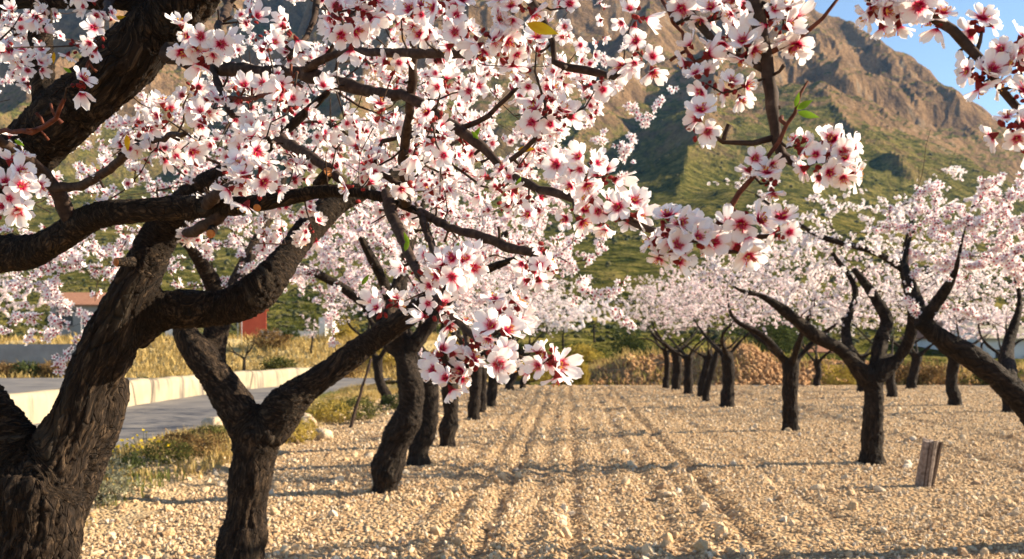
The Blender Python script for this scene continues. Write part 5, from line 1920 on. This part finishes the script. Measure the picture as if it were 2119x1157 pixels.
def bare_tree():
    base = at_z(505, 48.6, bank_z)
    root = empty('bare_tree', base)
    tag(root, 'small bare forked tree on the yellow bank behind the parapet wall', 'tree')
    b = Bag()
    b.add(*tube(np.array([(0, 0, -.1), (0, 0, .4), (.02, 0, .75)]), [.11, .08, .075], 7))
    b.build('trunk', 'bark_far', root, bark=True)
    for pts in ([(.02, 0, .7), (-.2, 0, .9), (-.5, .1, 1.05), (-.7, 0, 1.4), (-1.0, .1, 1.6)], [(.02, 0, .7), (.1, 0, .95), (.18, 0, 1.3)], [(-.45, .1, 1.05), (-.62, 0, 1.1), (-.9, -.1, 1.2)], [(.12, 0, 1.0), (.4, 0, 1.3), (.5, .1, 1.7)]):
        b = Bag()
        p = smooth_path(np.column_stack([np.array(pts), np.linspace(.055, .015, len(pts))]), .1)
        b.add(*tube(p[:, :3], p[:, 3], 6))
        b.build('branch', 'bark_far', root, bark=True)


bare_tree()


# ---- buildings
def box(name, x0, x1, y0, y1, z0, z1, m, parent, off):
    v = np.array([(x, y, z) for z in (z0, z1) for y in (y0, y1) for x in (x0, x1)], float) - off
    f = [(0, 2, 3, 1), (4, 5, 7, 6), (0, 1, 5, 4), (2, 6, 7, 3), (0, 4, 6, 2), (1, 3, 7, 5)]
    return link(name, mesh(name, v, f, m, smooth=False), parent)


def house(name, label, px0, px1, pt, pb, Z, depth, wall, roofh=.0, rot=0.0, windows=(), door=None, over=.25, cat='house', f=None, roofm='roof', ridge_axis='x'):
    a, b = P(px0, pb, Z), P(px1, pt, Z)
    w, h = b[0] - a[0], b[2] - a[2]
    cx = (a[0] + b[0]) / 2
    root = empty(name, (cx, Z + depth / 2, a[2]))
    root.rotation_euler.z = R(rot)
    tag(root, label, cat)
    o = np.zeros(3)
    hw, hd = w / 2, depth / 2
    box('wall', -hw, hw, -hd, hd, -.8, h, wall, root, o)
    if roofh > 0:
        e = over
        if ridge_axis == 'x':
            sec = [(-hd - e, h - .04), (0, h + roofh), (hd + e, h - .04), (hd + e, h + .06), (0, h + roofh + .12), (-hd - e, h + .06)]
            v = [(x, y, z) for x in (-hw - e, hw + e) for (y, z) in sec]
        else:
            sec = [(-hw - e, h - .04), (0, h + roofh), (hw + e, h - .04), (hw + e, h + .06), (0, h + roofh + .12), (-hw - e, h + .06)]
            v = [(x, y, z) for y in (hd + e, -hd - e) for (x, z) in sec]
        q = [(k, (k + 1) % 6, 6 + (k + 1) % 6, 6 + k) for k in range(6)]
        caps = [(0, 1, 4, 5), (1, 2, 3, 4), (6, 11, 10, 7), (7, 10, 9, 8)]
        link('roof', mesh('roof', v, q + caps, roofm, smooth=False), root)
        if ridge_axis == 'x':
            gv = [(s * (hw - .002), y, z) for s in (-1, 1) for (y, z) in ((-hd, h), (hd, h), (0, h + roofh))]
        else:
            gv = [(x, s * (hd - .002), z) for s in (1, -1) for (x, z) in ((-hw, h), (hw, h), (0, h + roofh))]
        link('gable', mesh('gable', gv, [(0, 2, 1), (3, 4, 5)], wall, smooth=False), root)
    for (wx, wz, ww, wh) in windows:
        fr = box('window', wx - ww / 2, wx + ww / 2, -hd - .03, -hd + .03, wz, wz + wh, 'glass_dark', root, o)
        box('window_sill', wx - ww / 2 - .08, wx + ww / 2 + .08, -hd - .10, -hd + .02, wz - .09, wz - .003, wall, root, o)
    if door:
        wx, ww, wh = door
        box('door', wx - ww / 2, wx + ww / 2, -hd - .04, -hd + .03, 0, wh, 'grey_wall', root, o)
    return root


house('red_building', 'small red painted building on the bank behind the forked tree', 486, 538, 640, 706, 62, 3.0, 'red_wall', .35, 14, over=.15, cat='building')
house('white_cabinet', 'tall white utility cabinet on the bank', 661, 685, 657, 708, 58, .5, 'white_wall', 0, 58, cat='cabinet', windows=((0, 1.0, .3, .12),))
house('stone_house', 'grey house with orange tiled roof far left behind the blossom', 100, 232, 632, 690, 72, 6, 'grey_wall', 1.0, 4, windows=((-1.2, .6, .9, .9), (1.2, .6, .9, .9)))
house('garden_wall', 'long grey garden wall above the hedge at far left', -60, 168, 712, 742, 50, .3, 'grey_wall', 0, 0, cat='wall')
house('short_wall', 'short cream wall stub right of the grey garden wall', 172, 200, 718, 740, 50.5, .4, 'parapet', 0, 0, cat='wall')
house('cream_wall', 'cream wall behind the trunk fork left of the red building', 342, 402, 668, 706, 62, .4, 'white_wall', 0, 0, cat='wall')
house('small_hut', 'small white hut with red tiled roof left of the second right trunk', 1524, 1556, 733, 752, 62, 2.2, 'white_wall', .3, -8, over=.15, windows=((-.15, .15, .2, .2),), cat='hut')
house('white_hut', 'white hut with red tiled roof and dark window between right-hand trunks', 1676, 1728, 730, 756, 60, 2.4, 'white_wall', .35, -8, over=.15, windows=((.1, .2, .3, .35),), cat='hut')
house('hillside_house', 'large white house with red gable roof behind the right row', 1958, 2052, 700, 768, 66, 7, 'white_wall', 1.6, 0, windows=((-.8, .7, .7, .8), (.8, .7, .7, .8)), ridge_axis='y')
house('long_house', 'low white house with pale roof at the right edge', 2040, 2170, 702, 770, 60, 6, 'white_wall', .8, 0, windows=((-1.0, .6, .7, .8), (.9, .6, .7, .8)), roofm='parapet')


# white panel fence on the bank: each panel and post is its own piece
def panel_fence():
    a, b = P(541, 706, 60), P(656, 704, 60)
    root = empty('panel_fence', a)
    tag(root, 'pale metal panel fence between the red building and the white cabinet', 'fence')
    n = 9
    w = (b[0] - a[0]) / n
    pm = mesh('panel', (np.array([(x, y, z) for z in (-.3, .62) for y in (-.02, .02) for x in (.03, w - .03)])), [(0, 2, 3, 1), (4, 5, 7, 6), (0, 1, 5, 4), (2, 6, 7, 3), (0, 4, 6, 2), (1, 3, 7, 5)], 'white_wall', smooth=False)
    po = mesh('post', (np.array([(x, y, z) for z in (-.3, .70) for y in (-.03, .03) for x in (-.026, .026)])), [(0, 2, 3, 1), (4, 5, 7, 6), (0, 1, 5, 4), (2, 6, 7, 3), (0, 4, 6, 2), (1, 3, 7, 5)], 'metal', smooth=False)
    for k in range(n):
        o = link('panel', pm, root)
        o.location = (k * w, 0, 0)
    for k in range(n + 1):
        o = link('post', po, root)
        o.location = (k * w, 0, 0)


panel_fence()
# thin metal poles in front of the red building and by the grey wall
for px, Z, h, lab in [(492, 56, 1.6, 'thin metal pole at the left side of the red building'), (500, 56, 1.5, 'thin metal pole in front of the red building'), (168, 52, 2.4, 'thin metal pole at the right end of the grey garden wall'), (377, 55, 2.0, 'thin metal pole before the cream wall')]:
    b = at_z(px, Z, bank_z)
    bag = Bag()
    bag.add(*tube(np.array([(0, 0, -.2), (0, 0, h * .5), (0, 0, h)]), [.03, .03, .03], 6))
    bag.add(*tube(np.array([(0, 0, h - .002), (0, 0, h + .03), (0, 0, h + .05)]), [.042, .042, .02], 6))
    o = bag.build('metal_pole', 'metal')
    o.location = b
    tag(o, lab, 'pole', 'metal poles on the bank')

# ================================================================== AIR
def haze():
    v = [(x, y, z) for z in (-1.6, 1150) for y in (-620, 2300) for x in (-1900, 1900)]
    f = [(0, 2, 3, 1), (4, 5, 7, 6), (0, 1, 5, 4), (2, 6, 7, 3), (0, 4, 6, 2), (1, 3, 7, 5)]
    m = bpy.data.materials.new('air')
    m.use_nodes = True
    nt = m.node_tree
    nt.nodes.remove(nt.nodes['Principled BSDF'])
    pv = N(nt, 'ShaderNodeVolumePrincipled')
    pv.inputs['Color'].default_value = (0.26, 0.55, 1.0, 1)
    pv.inputs['Density'].default_value = HAZE_DENSITY
    pv.inputs['Anisotropy'].default_value = 0.0
    nt.links.new(pv.outputs[0], nt.nodes['Material Output'].inputs['Volume'])
    o = link('haze', mesh('haze', v, f, m, smooth=False))
    tag(o, kind='stuff')


HAZE_DENSITY = 0.00004
haze()
